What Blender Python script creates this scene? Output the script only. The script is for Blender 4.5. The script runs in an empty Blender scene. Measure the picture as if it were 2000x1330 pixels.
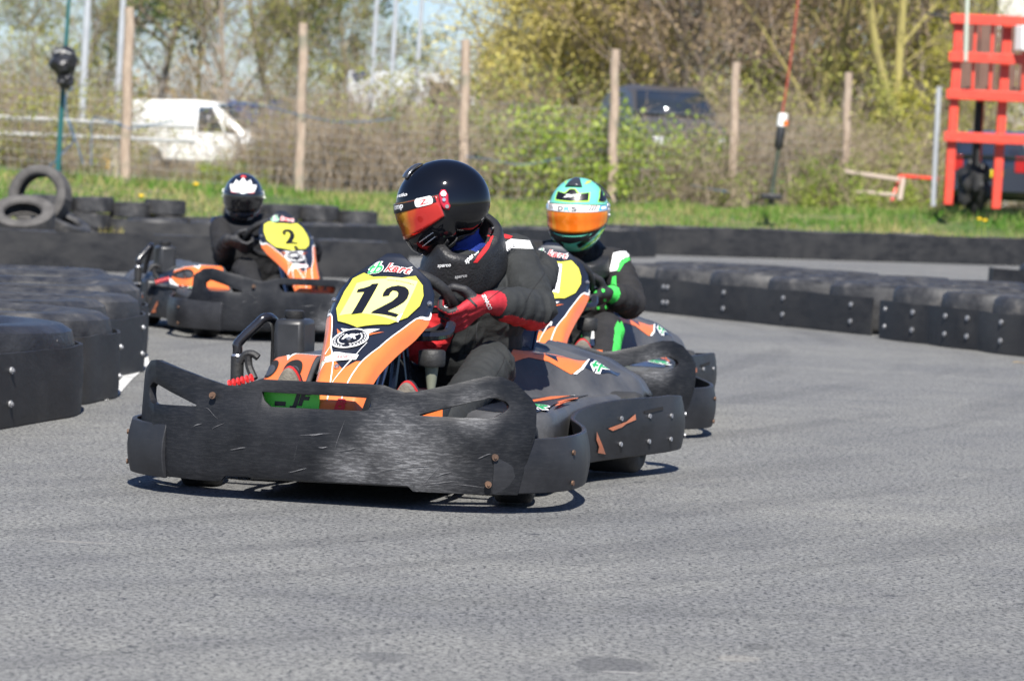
import bpy, bmesh, math, random
import numpy as np
from mathutils import Vector, Matrix, noise
from mathutils.bvhtree import BVHTree
from mathutils.geometry import tessellate_polygon
random.seed(11); RNG = np.random.default_rng(5)
scn = bpy.context.scene
COL = scn.collection
PI = math.pi
def R(d): return math.radians(d)

# ---------------------------------------------------------------- camera
FPX, HC, RHO, H0 = 6570.0, 1.0, R(2.43), 318.0
_p = math.atan(H0 / FPX)
FW = Vector((0, math.cos(_p), -math.sin(_p)))
_u0 = Vector((0, math.sin(_p), math.cos(_p))); _r0 = Vector((1, 0, 0))
RT = math.cos(RHO) * _r0 + math.sin(RHO) * _u0
UP = -math.sin(RHO) * _r0 + math.cos(RHO) * _u0
EYE = Vector((0, 0, HC))
def ray(x, y): return FW * FPX + RT * (x - 1000) - UP * (y - 665)
def atz(x, y, z=0.0):
    d = ray(x, y); return EYE + d * ((z - HC) / d.z)
def aty(x, y, Y):
    d = ray(x, y); return EYE + d * (Y / d.y)
cam_d = bpy.data.cameras.new('camera'); cam = bpy.data.objects.new('camera', cam_d); COL.objects.link(cam)
m = Matrix((( RT.x, UP.x, -FW.x, 0), (RT.y, UP.y, -FW.y, 0), (RT.z, UP.z, -FW.z, 1.0), (0, 0, 0, 1)))
cam.matrix_world = m
cam_d.sensor_width = 36; cam_d.sensor_fit = 'HORIZONTAL'
cam_d.lens = 36 * FPX / 2000
cam_d.clip_end = 3000; cam_d.clip_start = .1
cam_d.dof.use_dof = True; cam_d.dof.focus_distance = 9.5
cam_d.dof.aperture_fstop = 7.2
scn.camera = cam

# ---------------------------------------------------------------- light
SUN_EL, SUN_AZ = 50, 4        # azimuth: degrees right of straight behind the camera
w = bpy.data.worlds.new('World'); scn.world = w; w.use_nodes = True
nt = w.node_tree; bg = nt.nodes['Background']
sky = nt.nodes.new('ShaderNodeTexSky'); sky.sky_type = 'NISHITA'; sky.sun_disc = False
sky.sun_elevation = R(SUN_EL); sky.sun_rotation = R(180 - SUN_AZ)
sky.air_density = 1.0; sky.dust_density = .35; sky.ozone_density = 3.0
tint = nt.nodes.new('ShaderNodeMix'); tint.data_type = 'RGBA'; tint.blend_type = 'MULTIPLY'; tint.inputs['Factor'].default_value = 1; tint.inputs['B'].default_value = (.86, .93, 1.16, 1)
nt.links.new(sky.outputs[0], tint.inputs['A']); nt.links.new(tint.outputs['Result'], bg.inputs[0]); bg.inputs[1].default_value = .064
sd = bpy.data.lights.new('sun', 'SUN'); sun = bpy.data.objects.new('sun', sd); COL.objects.link(sun)
sd.energy = 5.0; sd.angle = R(.55); sd.color = (1.0, .955, .88)
sv = Vector((math.sin(R(SUN_AZ)) * math.cos(R(SUN_EL)), -math.cos(R(SUN_AZ)) * math.cos(R(SUN_EL)), math.sin(R(SUN_EL))))
sun.rotation_euler = sv.to_track_quat('Z', 'Y').to_euler()
scn.view_settings.view_transform = 'Standard'; scn.view_settings.look = 'None'
scn.view_settings.exposure = .93; scn.view_settings.gamma = 1
try:
    scn.cycles.use_denoising = True
    scn.cycles.max_bounces = 6; scn.cycles.diffuse_bounces = 3; scn.cycles.glossy_bounces = 3
    scn.cycles.transparent_max_bounces = 8
except Exception: pass

# ---------------------------------------------------------------- materials
def mat(name, c1, c2=None, scale=8, rough=.5, metal=0, bump=0, bscale=60, stretch=(1, 1, 1), coat=0,
        spec=.5, detail=6, lo=.35, hi=.65, c3=None, c3scale=3, c3lo=.55, c3hi=.7, rough2=None, sheen=0, trans=0):
    M = bpy.data.materials.new(name); M.use_nodes = True
    n = M.node_tree; N = n.nodes; L = n.links; b = N['Principled BSDF']
    b.inputs['Roughness'].default_value = rough; b.inputs['Metallic'].default_value = metal
    b.inputs['Coat Weight'].default_value = coat; b.inputs['Coat Roughness'].default_value = .06
    b.inputs['Specular IOR Level'].default_value = spec
    if sheen: b.inputs['Sheen Weight'].default_value = sheen
    if trans: b.inputs['Transmission Weight'].default_value = trans
    b.inputs['Base Color'].default_value = (*c1, 1)
    tc = N.new('ShaderNodeTexCoord'); mp = N.new('ShaderNodeMapping')
    mp.inputs['Scale'].default_value = stretch; L.new(tc.outputs['Object'], mp.inputs[0])
    if c2:
        t = N.new('ShaderNodeTexNoise'); t.inputs['Scale'].default_value = scale; t.inputs['Detail'].default_value = detail
        t.inputs['Roughness'].default_value = .6
        L.new(mp.outputs[0], t.inputs['Vector'])
        r = N.new('ShaderNodeValToRGB'); r.color_ramp.elements[0].position = lo; r.color_ramp.elements[1].position = hi
        r.color_ramp.elements[0].color = (*c1, 1); r.color_ramp.elements[1].color = (*c2, 1)
        L.new(t.outputs['Fac'], r.inputs[0]); out = r.outputs[0]
        if c3:
            t3 = N.new('ShaderNodeTexNoise'); t3.inputs['Scale'].default_value = c3scale; t3.inputs['Detail'].default_value = 8
            L.new(tc.outputs['Object'], t3.inputs['Vector'])
            mr = N.new('ShaderNodeMapRange'); mr.inputs[1].default_value = c3lo; mr.inputs[2].default_value = c3hi
            L.new(t3.outputs['Fac'], mr.inputs[0])
            mx = N.new('ShaderNodeMix'); mx.data_type = 'RGBA'; L.new(mr.outputs[0], mx.inputs['Factor'])
            L.new(out, mx.inputs['A']); mx.inputs['B'].default_value = (*c3, 1); out = mx.outputs['Result']
        L.new(out, b.inputs['Base Color'])
        if rough2 is not None:
            mr2 = N.new('ShaderNodeMapRange'); mr2.inputs[1].default_value = lo; mr2.inputs[2].default_value = hi
            mr2.inputs[3].default_value = rough; mr2.inputs[4].default_value = rough2
            L.new(t.outputs['Fac'], mr2.inputs[0]); L.new(mr2.outputs[0], b.inputs['Roughness'])
    if bump:
        t2 = N.new('ShaderNodeTexNoise'); t2.inputs['Scale'].default_value = bscale; t2.inputs['Detail'].default_value = 5
        L.new(mp.outputs[0], t2.inputs['Vector'])
        bp = N.new('ShaderNodeBump'); bp.inputs['Strength'].default_value = bump; bp.inputs['Distance'].default_value = .01
        L.new(t2.outputs['Fac'], bp.inputs['Height']); L.new(bp.outputs[0], b.inputs['Normal'])
    return M
def leafmat(name, ca, cb, cc, scale=1.2, hi_=.98):
    """leaf colours that change from clump to clump and from leaf to leaf, with a little light passing through"""
    M = bpy.data.materials.new(name); M.use_nodes = True
    n = M.node_tree; N = n.nodes; L = n.links; b = N['Principled BSDF']
    b.inputs['Roughness'].default_value = .6; b.inputs['Specular IOR Level'].default_value = .25
    tc = N.new('ShaderNodeTexCoord'); t = N.new('ShaderNodeTexNoise'); t.inputs['Scale'].default_value = scale; t.inputs['Detail'].default_value = 3
    L.new(tc.outputs['Object'], t.inputs['Vector'])
    g = N.new('ShaderNodeNewGeometry')
    ad = N.new('ShaderNodeMath'); ad.operation = 'MULTIPLY_ADD'; ad.inputs[1].default_value = .45; L.new(g.outputs['Random Per Island'], ad.inputs[0]); L.new(t.outputs['Fac'], ad.inputs[2])
    r = N.new('ShaderNodeValToRGB'); e = r.color_ramp.elements
    e[0].position = .42; e[0].color = (*ca, 1); e[1].position = hi_; e[1].color = (*cc, 1)
    e2 = e.new(.42 + (hi_ - .42) * .5); e2.color = (*cb, 1)
    L.new(ad.outputs[0], r.inputs[0]); L.new(r.outputs[0], b.inputs['Base Color'])
    tr = N.new('ShaderNodeBsdfTranslucent'); L.new(r.outputs[0], tr.inputs[0])
    mx = N.new('ShaderNodeMixShader'); mx.inputs[0].default_value = .3
    L.new(b.outputs[0], mx.inputs[1]); L.new(tr.outputs[0], mx.inputs[2]); L.new(mx.outputs[0], N['Material Output'].inputs[0])
    return M
MATS = {}
def MT(key, *a, **k):
    if key not in MATS: MATS[key] = mat(key, *a, **k)
    return MATS[key]

# ---------------------------------------------------------------- mesh builder
class MB:
    def __init__(s): s.v = []; s.f = []; s.m = []
    def add(s, vs, fs, m=0):
        o = len(s.v); s.v += [tuple(p) for p in vs]
        for f in fs: s.f.append(tuple(i + o for i in f)); s.m.append(m)
    def box(s, c, d, rz=0, m=0, rot=None):
        M = rot if rot else Matrix.Rotation(rz, 3, 'Z'); c = Vector(c); vs = []
        for x in (-.5, .5):
            for y in (-.5, .5):
                for z in (-.5, .5): vs.append(c + M @ Vector((x * d[0], y * d[1], z * d[2])))
        s.add(vs, [(0, 1, 3, 2), (4, 6, 7, 5), (0, 4, 5, 1), (2, 3, 7, 6), (0, 2, 6, 4), (1, 5, 7, 3)], m)
    def loft(s, rings, closed=True, caps=True, m=0):
        n = len(rings[0]); o = len(s.v)
        for r in rings: s.v += [tuple(p) for p in r]
        for i in range(len(rings) - 1):
            for j in range(n if closed else n - 1):
                k = (j + 1) % n
                s.f.append((o + i * n + j, o + i * n + k, o + (i + 1) * n + k, o + (i + 1) * n + j)); s.m.append(m)
        if caps and closed:
            s.f.append(tuple(o + j for j in reversed(range(n)))); s.m.append(m)
            q = o + (len(rings) - 1) * n; s.f.append(tuple(q + j for j in range(n))); s.m.append(m)
    def tube(s, pts, r, n=8, m=0, caps=True, closed=False):
        pts = [Vector(p) for p in pts]; N_ = len(pts)
        rs = r if isinstance(r, (list, tuple)) else [r] * N_
        rings = []; ref = None
        for i, p in enumerate(pts):
            if closed: t = pts[(i + 1) % N_] - pts[i - 1]
            else: t = pts[min(i + 1, N_ - 1)] - pts[max(i - 1, 0)]
            if t.length < 1e-9: t = Vector((0, 0, 1))
            t.normalize()
            if ref is None:
                ref = Vector((0, 0, 1)) if abs(t.z) < .9 else Vector((1, 0, 0))
            u = (ref - t * ref.dot(t)); u.normalize(); v = t.cross(u); ref = u
            rings.append([p + (u * math.cos(2 * PI * k / n) + v * math.sin(2 * PI * k / n)) * rs[i] for k in range(n)])
        if closed: rings.append(rings[0])
        s.loft(rings, True, caps and not closed, m)
    def grid(s, fn, nu, nv, m=0, skip=None):
        o = len(s.v)
        for i in range(nu + 1):
            for j in range(nv + 1): s.v.append(tuple(fn(i / nu, j / nv)))
        for i in range(nu):
            for j in range(nv):
                if skip and skip(i, j): continue
                a = o + i * (nv + 1) + j
                mm = m(i, j) if callable(m) else m
                s.f.append((a, a + nv + 1, a + nv + 2, a + 1)); s.m.append(mm)
    def disc(s, c, nrm, r, th=.004, n=12, m=0):
        c = Vector(c); nrm = Vector(nrm).normalized(); s.tube([c - nrm * th * .5, c + nrm * th * .5], r, n, m)
    def build(s, name, mats, parent=None, smooth=True, loc=None, xf=None, mods=(), angle=40, bevel=0):
        me = bpy.data.meshes.new(name)
        vs = [tuple(xf(p)) for p in s.v] if xf else s.v
        me.from_pydata(vs, [], s.f)
        if not isinstance(mats, (list, tuple)): mats = [mats]
        for q in mats: me.materials.append(q)
        me.polygons.foreach_set('material_index', s.m)
        bm = bmesh.new(); bm.from_mesh(me); bmesh.ops.recalc_face_normals(bm, faces=bm.faces)
        bm.to_mesh(me); bm.free()
        if smooth:
            me.polygons.foreach_set('use_smooth', [True] * len(me.polygons))
            me.set_sharp_from_angle(angle=R(angle))
        me.update()
        o = bpy.data.objects.new(name, me); COL.objects.link(o)
        if parent: o.parent = parent
        if loc is not None: o.location = loc
        for (t, kw) in mods:
            q = o.modifiers.new(t.lower(), t)
            for k_, v_ in kw.items(): setattr(q, k_, v_)
        if bevel:
            q = o.modifiers.new('bevel', 'BEVEL'); q.width = bevel; q.segments = 2; q.limit_method = 'ANGLE'; q.angle_limit = R(38)
            q.harden_normals = False
        return o
def rawmesh(name, V, F, mats, parent=None, mi=None, smooth=False):
    """numpy vertices (n,3) and quads/tris (k,q)"""
    me = bpy.data.meshes.new(name); n = len(V); k, q = F.shape
    me.vertices.add(n); me.vertices.foreach_set('co', np.asarray(V, np.float32).ravel())
    me.loops.add(k * q); me.loops.foreach_set('vertex_index', F.astype(np.int32).ravel())
    me.polygons.add(k); me.polygons.foreach_set('loop_start', np.arange(0, k * q, q, dtype=np.int32))
    for x in (mats if isinstance(mats, (list, tuple)) else [mats]): me.materials.append(x)
    if mi is not None: me.polygons.foreach_set('material_index', np.asarray(mi, np.int32))
    if smooth: me.polygons.foreach_set('use_smooth', np.ones(k, bool))
    me.update(calc_edges=True); me.validate()
    o = bpy.data.objects.new(name, me); COL.objects.link(o)
    if parent: o.parent = parent
    return o
def empty(name, label, cat, loc=(0, 0, 0), rz=0, group=None):
    o = bpy.data.objects.new(name, None); COL.objects.link(o); o.empty_display_size = .1
    o.location = loc; o.rotation_euler = (0, 0, rz); return tag(o, label, cat, group)
def tag(o, label=None, cat=None, group=None, kind=None):
    if label: o['label'] = label
    if cat: o['category'] = cat
    if group: o['group'] = group
    if kind: o['kind'] = kind
    return o
def copy_tree(o, parent=None):
    c = o.copy(); COL.objects.link(c); c.parent = parent
    for ch in list(o.children): copy_tree(ch, c)
    return c
def smoothpath(pts, n=6, closed=False):
    P = [Vector(p) for p in pts]; out = []; N_ = len(P)
    for i in range(N_ if closed else N_ - 1):
        if closed: p0, p1, p2, p3 = P[i - 1], P[i], P[(i + 1) % N_], P[(i + 2) % N_]
        else: p0, p1, p2, p3 = P[max(i - 1, 0)], P[i], P[i + 1], P[min(i + 2, N_ - 1)]
        for k in range(n):
            t = k / n
            out.append(.5 * ((2 * p1) + (p2 - p0) * t + (2 * p0 - 5 * p1 + 4 * p2 - p3) * t * t + (3 * p1 - p0 - 3 * p2 + p3) * t ** 3))
    if not closed: out.append(P[-1])
    return out
def interp(x, tab):
    if x <= tab[0][0]: return tab[0][1]
    for (x0, y0), (x1, y1) in zip(tab, tab[1:]):
        if x <= x1: return y0 + (y1 - y0) * ((x - x0) / (x1 - x0) if x1 > x0 else 1)
    return tab[-1][1]
def sstep(x, a, b):
    t = min(1, max(0, (x - a) / (b - a))); return t * t * (3 - 2 * t)

# ---------------------------------------------------------------- flat artwork (letters, stickers) laid on a real surface
def text_mesh(s, size=1, shear=0, offset=0, space=1.0, res=3):
    """2-D letters centred on the origin: (verts, faces)"""
    cu = bpy.data.curves.new('lettering', 'FONT'); cu.body = s; cu.size = size; cu.shear = shear; cu.offset = offset * size
    cu.align_x = 'CENTER'; cu.align_y = 'CENTER'; cu.space_character = space; cu.resolution_u = res
    o = bpy.data.objects.new('lettering', cu); COL.objects.link(o)
    dg = bpy.context.evaluated_depsgraph_get()
    me = bpy.data.meshes.new_from_object(o.evaluated_get(dg))
    V = [(v.co.x, v.co.y) for v in me.vertices]; Fs = [tuple(p.vertices) for p in me.polygons]
    bpy.data.objects.remove(o); bpy.data.curves.remove(cu); bpy.data.meshes.remove(me)
    if V:
        cx = (min(v[0] for v in V) + max(v[0] for v in V)) / 2; cy = (min(v[1] for v in V) + max(v[1] for v in V)) / 2
        V = [(x - cx, y - cy) for x, y in V]
    return V, Fs
def poly2d(pts):
    t = tessellate_polygon([[Vector((x, y, 0)) for x, y in pts]])
    return list(pts), [tuple(f) for f in t]
def ring2d(rx, ry, w, n=40):
    V = []; Fs = []
    for k in range(n):
        c, s = math.cos(2 * PI * k / n), math.sin(2 * PI * k / n)
        V += [(rx * c, ry * c * 0 + ry * s), ((rx - w) * c, (ry - w) * s)]
    for k in range(n):
        a = 2 * k; b = 2 * ((k + 1) % n); Fs.append((a, b, b + 1, a + 1))
    return V, Fs
def xform2d(VF, dx=0, dy=0, rot=0, sx=1, sy=1):
    c, s = math.cos(rot), math.sin(rot)
    return [(dx + (x * sx) * c - (y * sy) * s, dy + (x * sx) * s + (y * sy) * c) for x, y in VF[0]], VF[1]
def lay(items, fn, maxlen=.02):
    """items: list of ((verts2d, faces), material index, layer). Returns an MB whose vertices are fn(x, y, layer)."""
    mb = MB()
    for (V, Fs), mi, layer in items:
        bm = bmesh.new(); vs = [bm.verts.new((x, y, 0)) for x, y in V]
        for f in Fs:
            try: bm.faces.new([vs[i] for i in f])
            except ValueError: pass
        bmesh.ops.triangulate(bm, faces=bm.faces)
        for _ in range(5):
            es = [e for e in bm.edges if e.calc_length() > maxlen]
            if not es: break
            bmesh.ops.subdivide_edges(bm, edges=es, cuts=1); bmesh.ops.triangulate(bm, faces=[f for f in bm.faces if len(f.verts) > 3])
        bm.verts.index_update()
        pts = [fn(v.co.x, v.co.y, layer) for v in bm.verts]
        if any(p is None for p in pts):
            ok = [p is not None for p in pts]; pts = [p if p is not None else (0, 0, 0) for p in pts]
            fs = [tuple(v.index for v in f.verts) for f in bm.faces if all(ok[v.index] for v in f.verts)]
        else: fs = [tuple(v.index for v in f.verts) for f in bm.faces]
        mb.add(pts, fs, mi); bm.free()
    return mb
# ================================================================ ground
def ground_material():
    M = bpy.data.materials.new('asphalt'); M.use_nodes = True; n = M.node_tree; N = n.nodes; L = n.links; b = N['Principled BSDF']
    tc = N.new('ShaderNodeTexCoord'); P = tc.outputs['Object']
    def noi(sc, det=4, ro=.6, vec=None):
        t = N.new('ShaderNodeTexNoise'); t.inputs['Scale'].default_value = sc; t.inputs['Detail'].default_value = det; t.inputs['Roughness'].default_value = ro
        L.new(vec or P, t.inputs['Vector']); return t.outputs['Fac']
    def ramp(f, p0, c0, p1, c1):
        r = N.new('ShaderNodeValToRGB'); e = r.color_ramp.elements; e[0].position = p0; e[1].position = p1; e[0].color = (*c0, 1); e[1].color = (*c1, 1); L.new(f, r.inputs[0]); return r.outputs[0]
    def mixc(f, a, b_, mode='MIX'):
        x = N.new('ShaderNodeMix'); x.data_type = 'RGBA'; x.blend_type = mode
        if isinstance(f, float): x.inputs['Factor'].default_value = f
        else: L.new(f, x.inputs['Factor'])
        for s, q in (('A', a), ('B', b_)):
            if isinstance(q, tuple): x.inputs[s].default_value = (*q, 1)
            else: L.new(q, x.inputs[s])
        return x.outputs['Result']
    # aggregate: pale stones with dark gaps between
    vo = N.new('ShaderNodeTexVoronoi'); vo.feature = 'F1'; vo.inputs['Scale'].default_value = 80; vo.inputs['Randomness'].default_value = 1; L.new(P, vo.inputs['Vector'])
    stone = ramp(vo.outputs['Color'], .0, (.131, .133, .127), 1.0, (.222, .224, .214))
    gap = ramp(noi(74, 4, .75), .415, (0, 0, 0), .475, (1, 1, 1))
    col = mixc(gap, (.034, .035, .040), stone)
    # larger missing stones
    g2 = ramp(noi(19, 3, .55), .285, (0, 0, 0), .33, (1, 1, 1)); col = mixc(g2, (.045, .047, .054), col)
    # broad tone changes
    br = ramp(noi(.55, 5, .55), .3, (.80, .80, .83), .7, (1.12, 1.10, 1.07)); col = mixc(1.0, col, br, 'MULTIPLY')
    br2 = ramp(noi(4, 4, .6), .3, (.88, .88, .9), .7, (1.08, 1.08, 1.06)); col = mixc(1.0, col, br2, 'MULTIPLY')
    # tyre marks swept along the bend: streaks stretched along a curved direction
    sep = N.new('ShaderNodeSeparateXYZ'); L.new(P, sep.inputs[0])
    def mth(op, a, b_=None, c=None):
        q = N.new('ShaderNodeMath'); q.operation = op
        for i, v in enumerate((a, b_, c)):
            if v is None: continue
            if isinstance(v, (int, float)): q.inputs[i].default_value = v
            else: L.new(v, q.inputs[i])
        return q.outputs[0]
    xx, yy = sep.outputs[0], sep.outputs[1]
    dx = mth('SUBTRACT', xx, -15.4); dy = mth('SUBTRACT', yy, 22.0)
    rad = mth('SQRT', mth('ADD', mth('MULTIPLY', dx, dx), mth('MULTIPLY', dy, dy)))
    ang = mth('ARCTAN2', dy, dx)
    cb = N.new('ShaderNodeCombineXYZ'); L.new(mth('MULTIPLY', rad, 2.2), cb.inputs[0]); L.new(mth('MULTIPLY', ang, 2.5), cb.inputs[1])
    sk = ramp(noi(1.6, 5, .55, cb.outputs[0]), .53, (0, 0, 0), .64, (1, 1, 1))
    col = mixc(mth('MULTIPLY', sk, .26), col, (.05, .05, .053))
    dx2 = mth('SUBTRACT', xx, -20.0); dy2 = mth('SUBTRACT', yy, 36.0)
    rad2 = mth('SQRT', mth('ADD', mth('MULTIPLY', dx2, dx2), mth('MULTIPLY', dy2, dy2)))
    cb2 = N.new('ShaderNodeCombineXYZ'); L.new(mth('MULTIPLY', rad2, 3.2), cb2.inputs[0]); L.new(mth('MULTIPLY', mth('ARCTAN2', dy2, dx2), 1.5), cb2.inputs[1])
    sk2 = ramp(noi(1.7, 7, .65, cb2.outputs[0]), .60, (0, 0, 0), .70, (1, 1, 1))
    col = mixc(mth('MULTIPLY', sk2, .30), col, (.045, .045, .05))
    def stain(cx_, cy_, rx, ry, amt, colr, seed):
        d1 = mth('DIVIDE', mth('SUBTRACT', xx, cx_), rx); d2 = mth('DIVIDE', mth('SUBTRACT', yy, cy_), ry)
        dd = mth('ADD', mth('SQRT', mth('ADD', mth('MULTIPLY', d1, d1), mth('MULTIPLY', d2, d2))), mth('MULTIPLY', mth('SUBTRACT', noi(seed, 6, .7), .5), 1.5))
        q = N.new('ShaderNodeMapRange'); q.inputs[1].default_value = 1.05; q.inputs[2].default_value = .85; L.new(dd, q.inputs[0]); return mixc(mth('MULTIPLY', q.outputs[0], amt), col, colr)
    for (px, py, rx, ry, am, cc, sd_) in ((1195, 1298, .085, .13, .62, (.07, .07, .072), 11), (742, 1283, .05, .09, .5, (.07, .07, .072), 14), (1480, 1262, .035, .06, .45, (.05, .05, .05), 17), (1440, 1285, .05, .05, .3, (.3, .28, .24), 19), (1215, 1312, .05, .012, .6, (.3, .29, .27), 23), (1650, 1240, .02, .03, .5, (.05, .05, .05), 12), (150, 1058, .10, .02, .3, (.32, .3, .27), 21), (1010, 1180, .9, .10, .16, (.05, .05, .05), 9)):
        c = atz(px, py); col = stain(c.x, c.y, rx, ry, am, cc, sd_)
    L.new(col, b.inputs['Base Color']); b.inputs['Roughness'].default_value = .82; b.inputs['Specular IOR Level'].default_value = .35
    bp = N.new('ShaderNodeBump'); bp.inputs['Strength'].default_value = .55; bp.inputs['Distance'].default_value = .006
    hh = mth('ADD', gap, mth('MULTIPLY', g2, 1.0)); L.new(hh, bp.inputs['Height']); L.new(bp.outputs[0], b.inputs['Normal'])
    return M
ASPH = ground_material()
g = MB(); g.grid(lambda u, v: (-30 + 60 * u, 1 + 50.5 * v, 0), 30, 30)
tag(g.build('road', ASPH), kind='structure')

PATCH = mat('tar_patch', (.075, .075, .078), (.12, .12, .118), scale=70, rough=.9, bump=.5, bscale=90, lo=.4, hi=.6)
CHALK = mat('worn_paint', (.62, .62, .6), (.3, .3, .3), scale=14, rough=.85, bump=.3, lo=.42, hi=.62)
def blob(cx, cy, rx, ry, z, n=26, j=.22, seed=1):
    rnd = random.Random(seed); ph = [rnd.uniform(0, 6.28) for _ in range(4)]
    pts = []
    for k in range(n):
        t = 2 * PI * k / n; r = 1 + j * (math.sin(2 * t + ph[0]) * .5 + math.sin(3 * t + ph[1]) * .4 + math.sin(7 * t + ph[2]) * .25)
        pts.append((cx + rx * r * math.cos(t), cy + ry * r * math.sin(t), z))
    mb = MB(); mb.add([(cx, cy, z)] + pts, [(0, 1 + k, 1 + (k + 1) % n) for k in range(n)]); return mb
# worn white edge line beside the left barrier and thin chalk scratches
mb = MB(); L_ = [atz(*p) for p in ((213, 752), (262, 700), (288, 692), (292, 712), (258, 742), (232, 772), (205, 785))]
mb.add([(p.x, p.y, .004) for p in L_], [tuple(range(len(L_)))]); tag(mb.build('road_line', CHALK, smooth=False), kind='structure')

# ================================================================ grass bank beyond the far barrier
def bank_edge(x): return interp(x, [(-14, 42), (-5, 44.0), (-2, 46.0), (1.7, 48.4), (4, 50.3), (7, 51.6), (14, 54)])
def bank_z(x, y):
    e = bank_edge(x); top = interp(x, [(-8, .70), (-4, .58), (0, .52), (5, .58), (9, .72)])
    b = top * sstep(y, e + .2, e + 7.5) - .06 * (1 - sstep(y, e - 1, e + .6))
    return b + .06 * noise.noise(Vector((x * .7, y * .5, 3))) * sstep(y, e, e + 3)
SOIL = mat('bank_soil', (.085, .105, .03), (.16, .135, .07), scale=1.3, rough=.95, bump=.6, bscale=30, lo=.4, hi=.62, c3=(.05, .085, .018), c3scale=.6, c3lo=.45, c3hi=.6)
mb = MB()
def bg_(u, v):
    x = -26 + 52 * u; y = bank_edge(x) - 2.5 + (v ** 1.6) * 60; return (x, y, bank_z(x, y))
mb.grid(bg_, 90, 60); tag(mb.build('grass_bank', SOIL), kind='structure')
FIELD = mat('far_field', (.10, .11, .04), (.17, .15, .08), scale=.2, rough=.95)
mb = MB(); mb.grid(lambda u, v: (-400 + 800 * u, 100 + 1500 * v * v, .60), 8, 8); tag(mb.build('field', FIELD), kind='structure')
mb = MB(); mb.grid(lambda u, v: (-200 + 400 * u, -60 + 162 * v, -.09), 4, 4); tag(mb.build('ground', FIELD), kind='structure')

# grass blades
GRASS = leafmat('grass_blades', (.05, .15, .014), (.11, .235, .028), (.40, .34, .15), scale=.5, hi_=.93)
def blades(n, xr, yf, hr, name, seed, wid=.012, zf=bank_z, mt=None, lb='long spring grass with straw tufts on the bank behind the far barrier'):
    rg = np.random.default_rng(seed); V = np.zeros((n, 3, 3)); 
    xs = rg.uniform(xr[0], xr[1], n)
    for i in range(n):
        x = xs[i]; y = yf(x, rg); z = zf(x, y) - .01
        cl = .45 + 1.3 * max(0, noise.noise(Vector((x * .9, y * .6, 9))) + .3)
        h = rg.uniform(*hr) * cl; a = rg.uniform(0, PI); wd = wid * rg.uniform(.6, 1.4)
        lx, ly = rg.normal(0, .35, 2) * h
        V[i, 0] = (x - wd * math.cos(a), y - wd * math.sin(a), z); V[i, 1] = (x + wd * math.cos(a), y + wd * math.sin(a), z); V[i, 2] = (x + lx, y + ly, z + h)
    F = np.arange(3 * n).reshape(n, 3)
    return tag(rawmesh(name, V.reshape(-1, 3), F, mt or GRASS), lb, 'grass', kind='stuff')
STRAW = leafmat('straw_blades', (.16, .17, .04), (.34, .28, .12), (.48, .40, .20), scale=.9)
blades(60000, (-10, 11), lambda x, r: bank_edge(x) + .2 + 12.0 * r.random() ** 1.2, (.04, .17), 'grass', 3, wid=.012)

blades(9000, (-9, 10.5), lambda x, r: bank_edge(x) + .1 + 2.0 * r.random() ** 1.5, (.08, .22), 'dry_grass', 8, wid=.012, mt=STRAW, lb='bleached dry grass along the foot of the bank behind the far belts')
TUFT = [aty(px, 400, 42.2).x for px in (222, 312, 385, 590, 640)]
blades(420, (0, 1), lambda x, r: 42.1 + .7 * r.random(), (.18, .42), 'weeds', 12, wid=.012, mt=STRAW, zf=lambda x, y: .02, lb='pale weed tufts growing between the tyre stacks at left')
def _spread(o):
    me = o.data; n = len(me.vertices) // 3; rg = np.random.default_rng(4)
    for i in range(n):
        c = TUFT[i % len(TUFT)]; dx = c + rg.normal(0, .13) - me.vertices[3 * i].co.x
        for k in range(3): me.vertices[3 * i + k].co.x += dx
_spread([o for o in COL.objects if o.name == 'weeds'][0])
# ================================================================ tyres and belts
RUB = mat('tyre_rubber', (.016, .016, .017), (.050, .050, .052), scale=9, rough=.48, bump=.25, bscale=45, lo=.35, hi=.7, c3=(.085, .08, .075), c3scale=9, c3lo=.60, c3hi=.74, rough2=.75)
RUBN = mat('speckled_rubber', (.010, .010, .011), (.028, .028, .03), scale=9, rough=.4, bump=.35, bscale=60, lo=.35, hi=.7, c3=(.3, .28, .26), c3scale=38, c3lo=.70, c3hi=.75)
BELT = mat('conveyor_belt', (.008, .008, .009), (.022, .022, .023), scale=6, rough=.5, bump=.15, bscale=30, lo=.35, hi=.7, c3=(.032, .031, .030), c3scale=2.5, c3lo=.5, c3hi=.75, rough2=.7, stretch=(1, 1, 2))
ZINC = mat('bolt_zinc', (.42, .43, .45), (.22, .22, .23), scale=80, rough=.5, metal=.6)
CHIP = mat('orange_paint_scuff', (.55, .10, .02), rough=.6)
YEL = mat('yellow_paint_scuff', (.55, .5, .12), (.2, .2, .1), scale=40, rough=.7)
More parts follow.
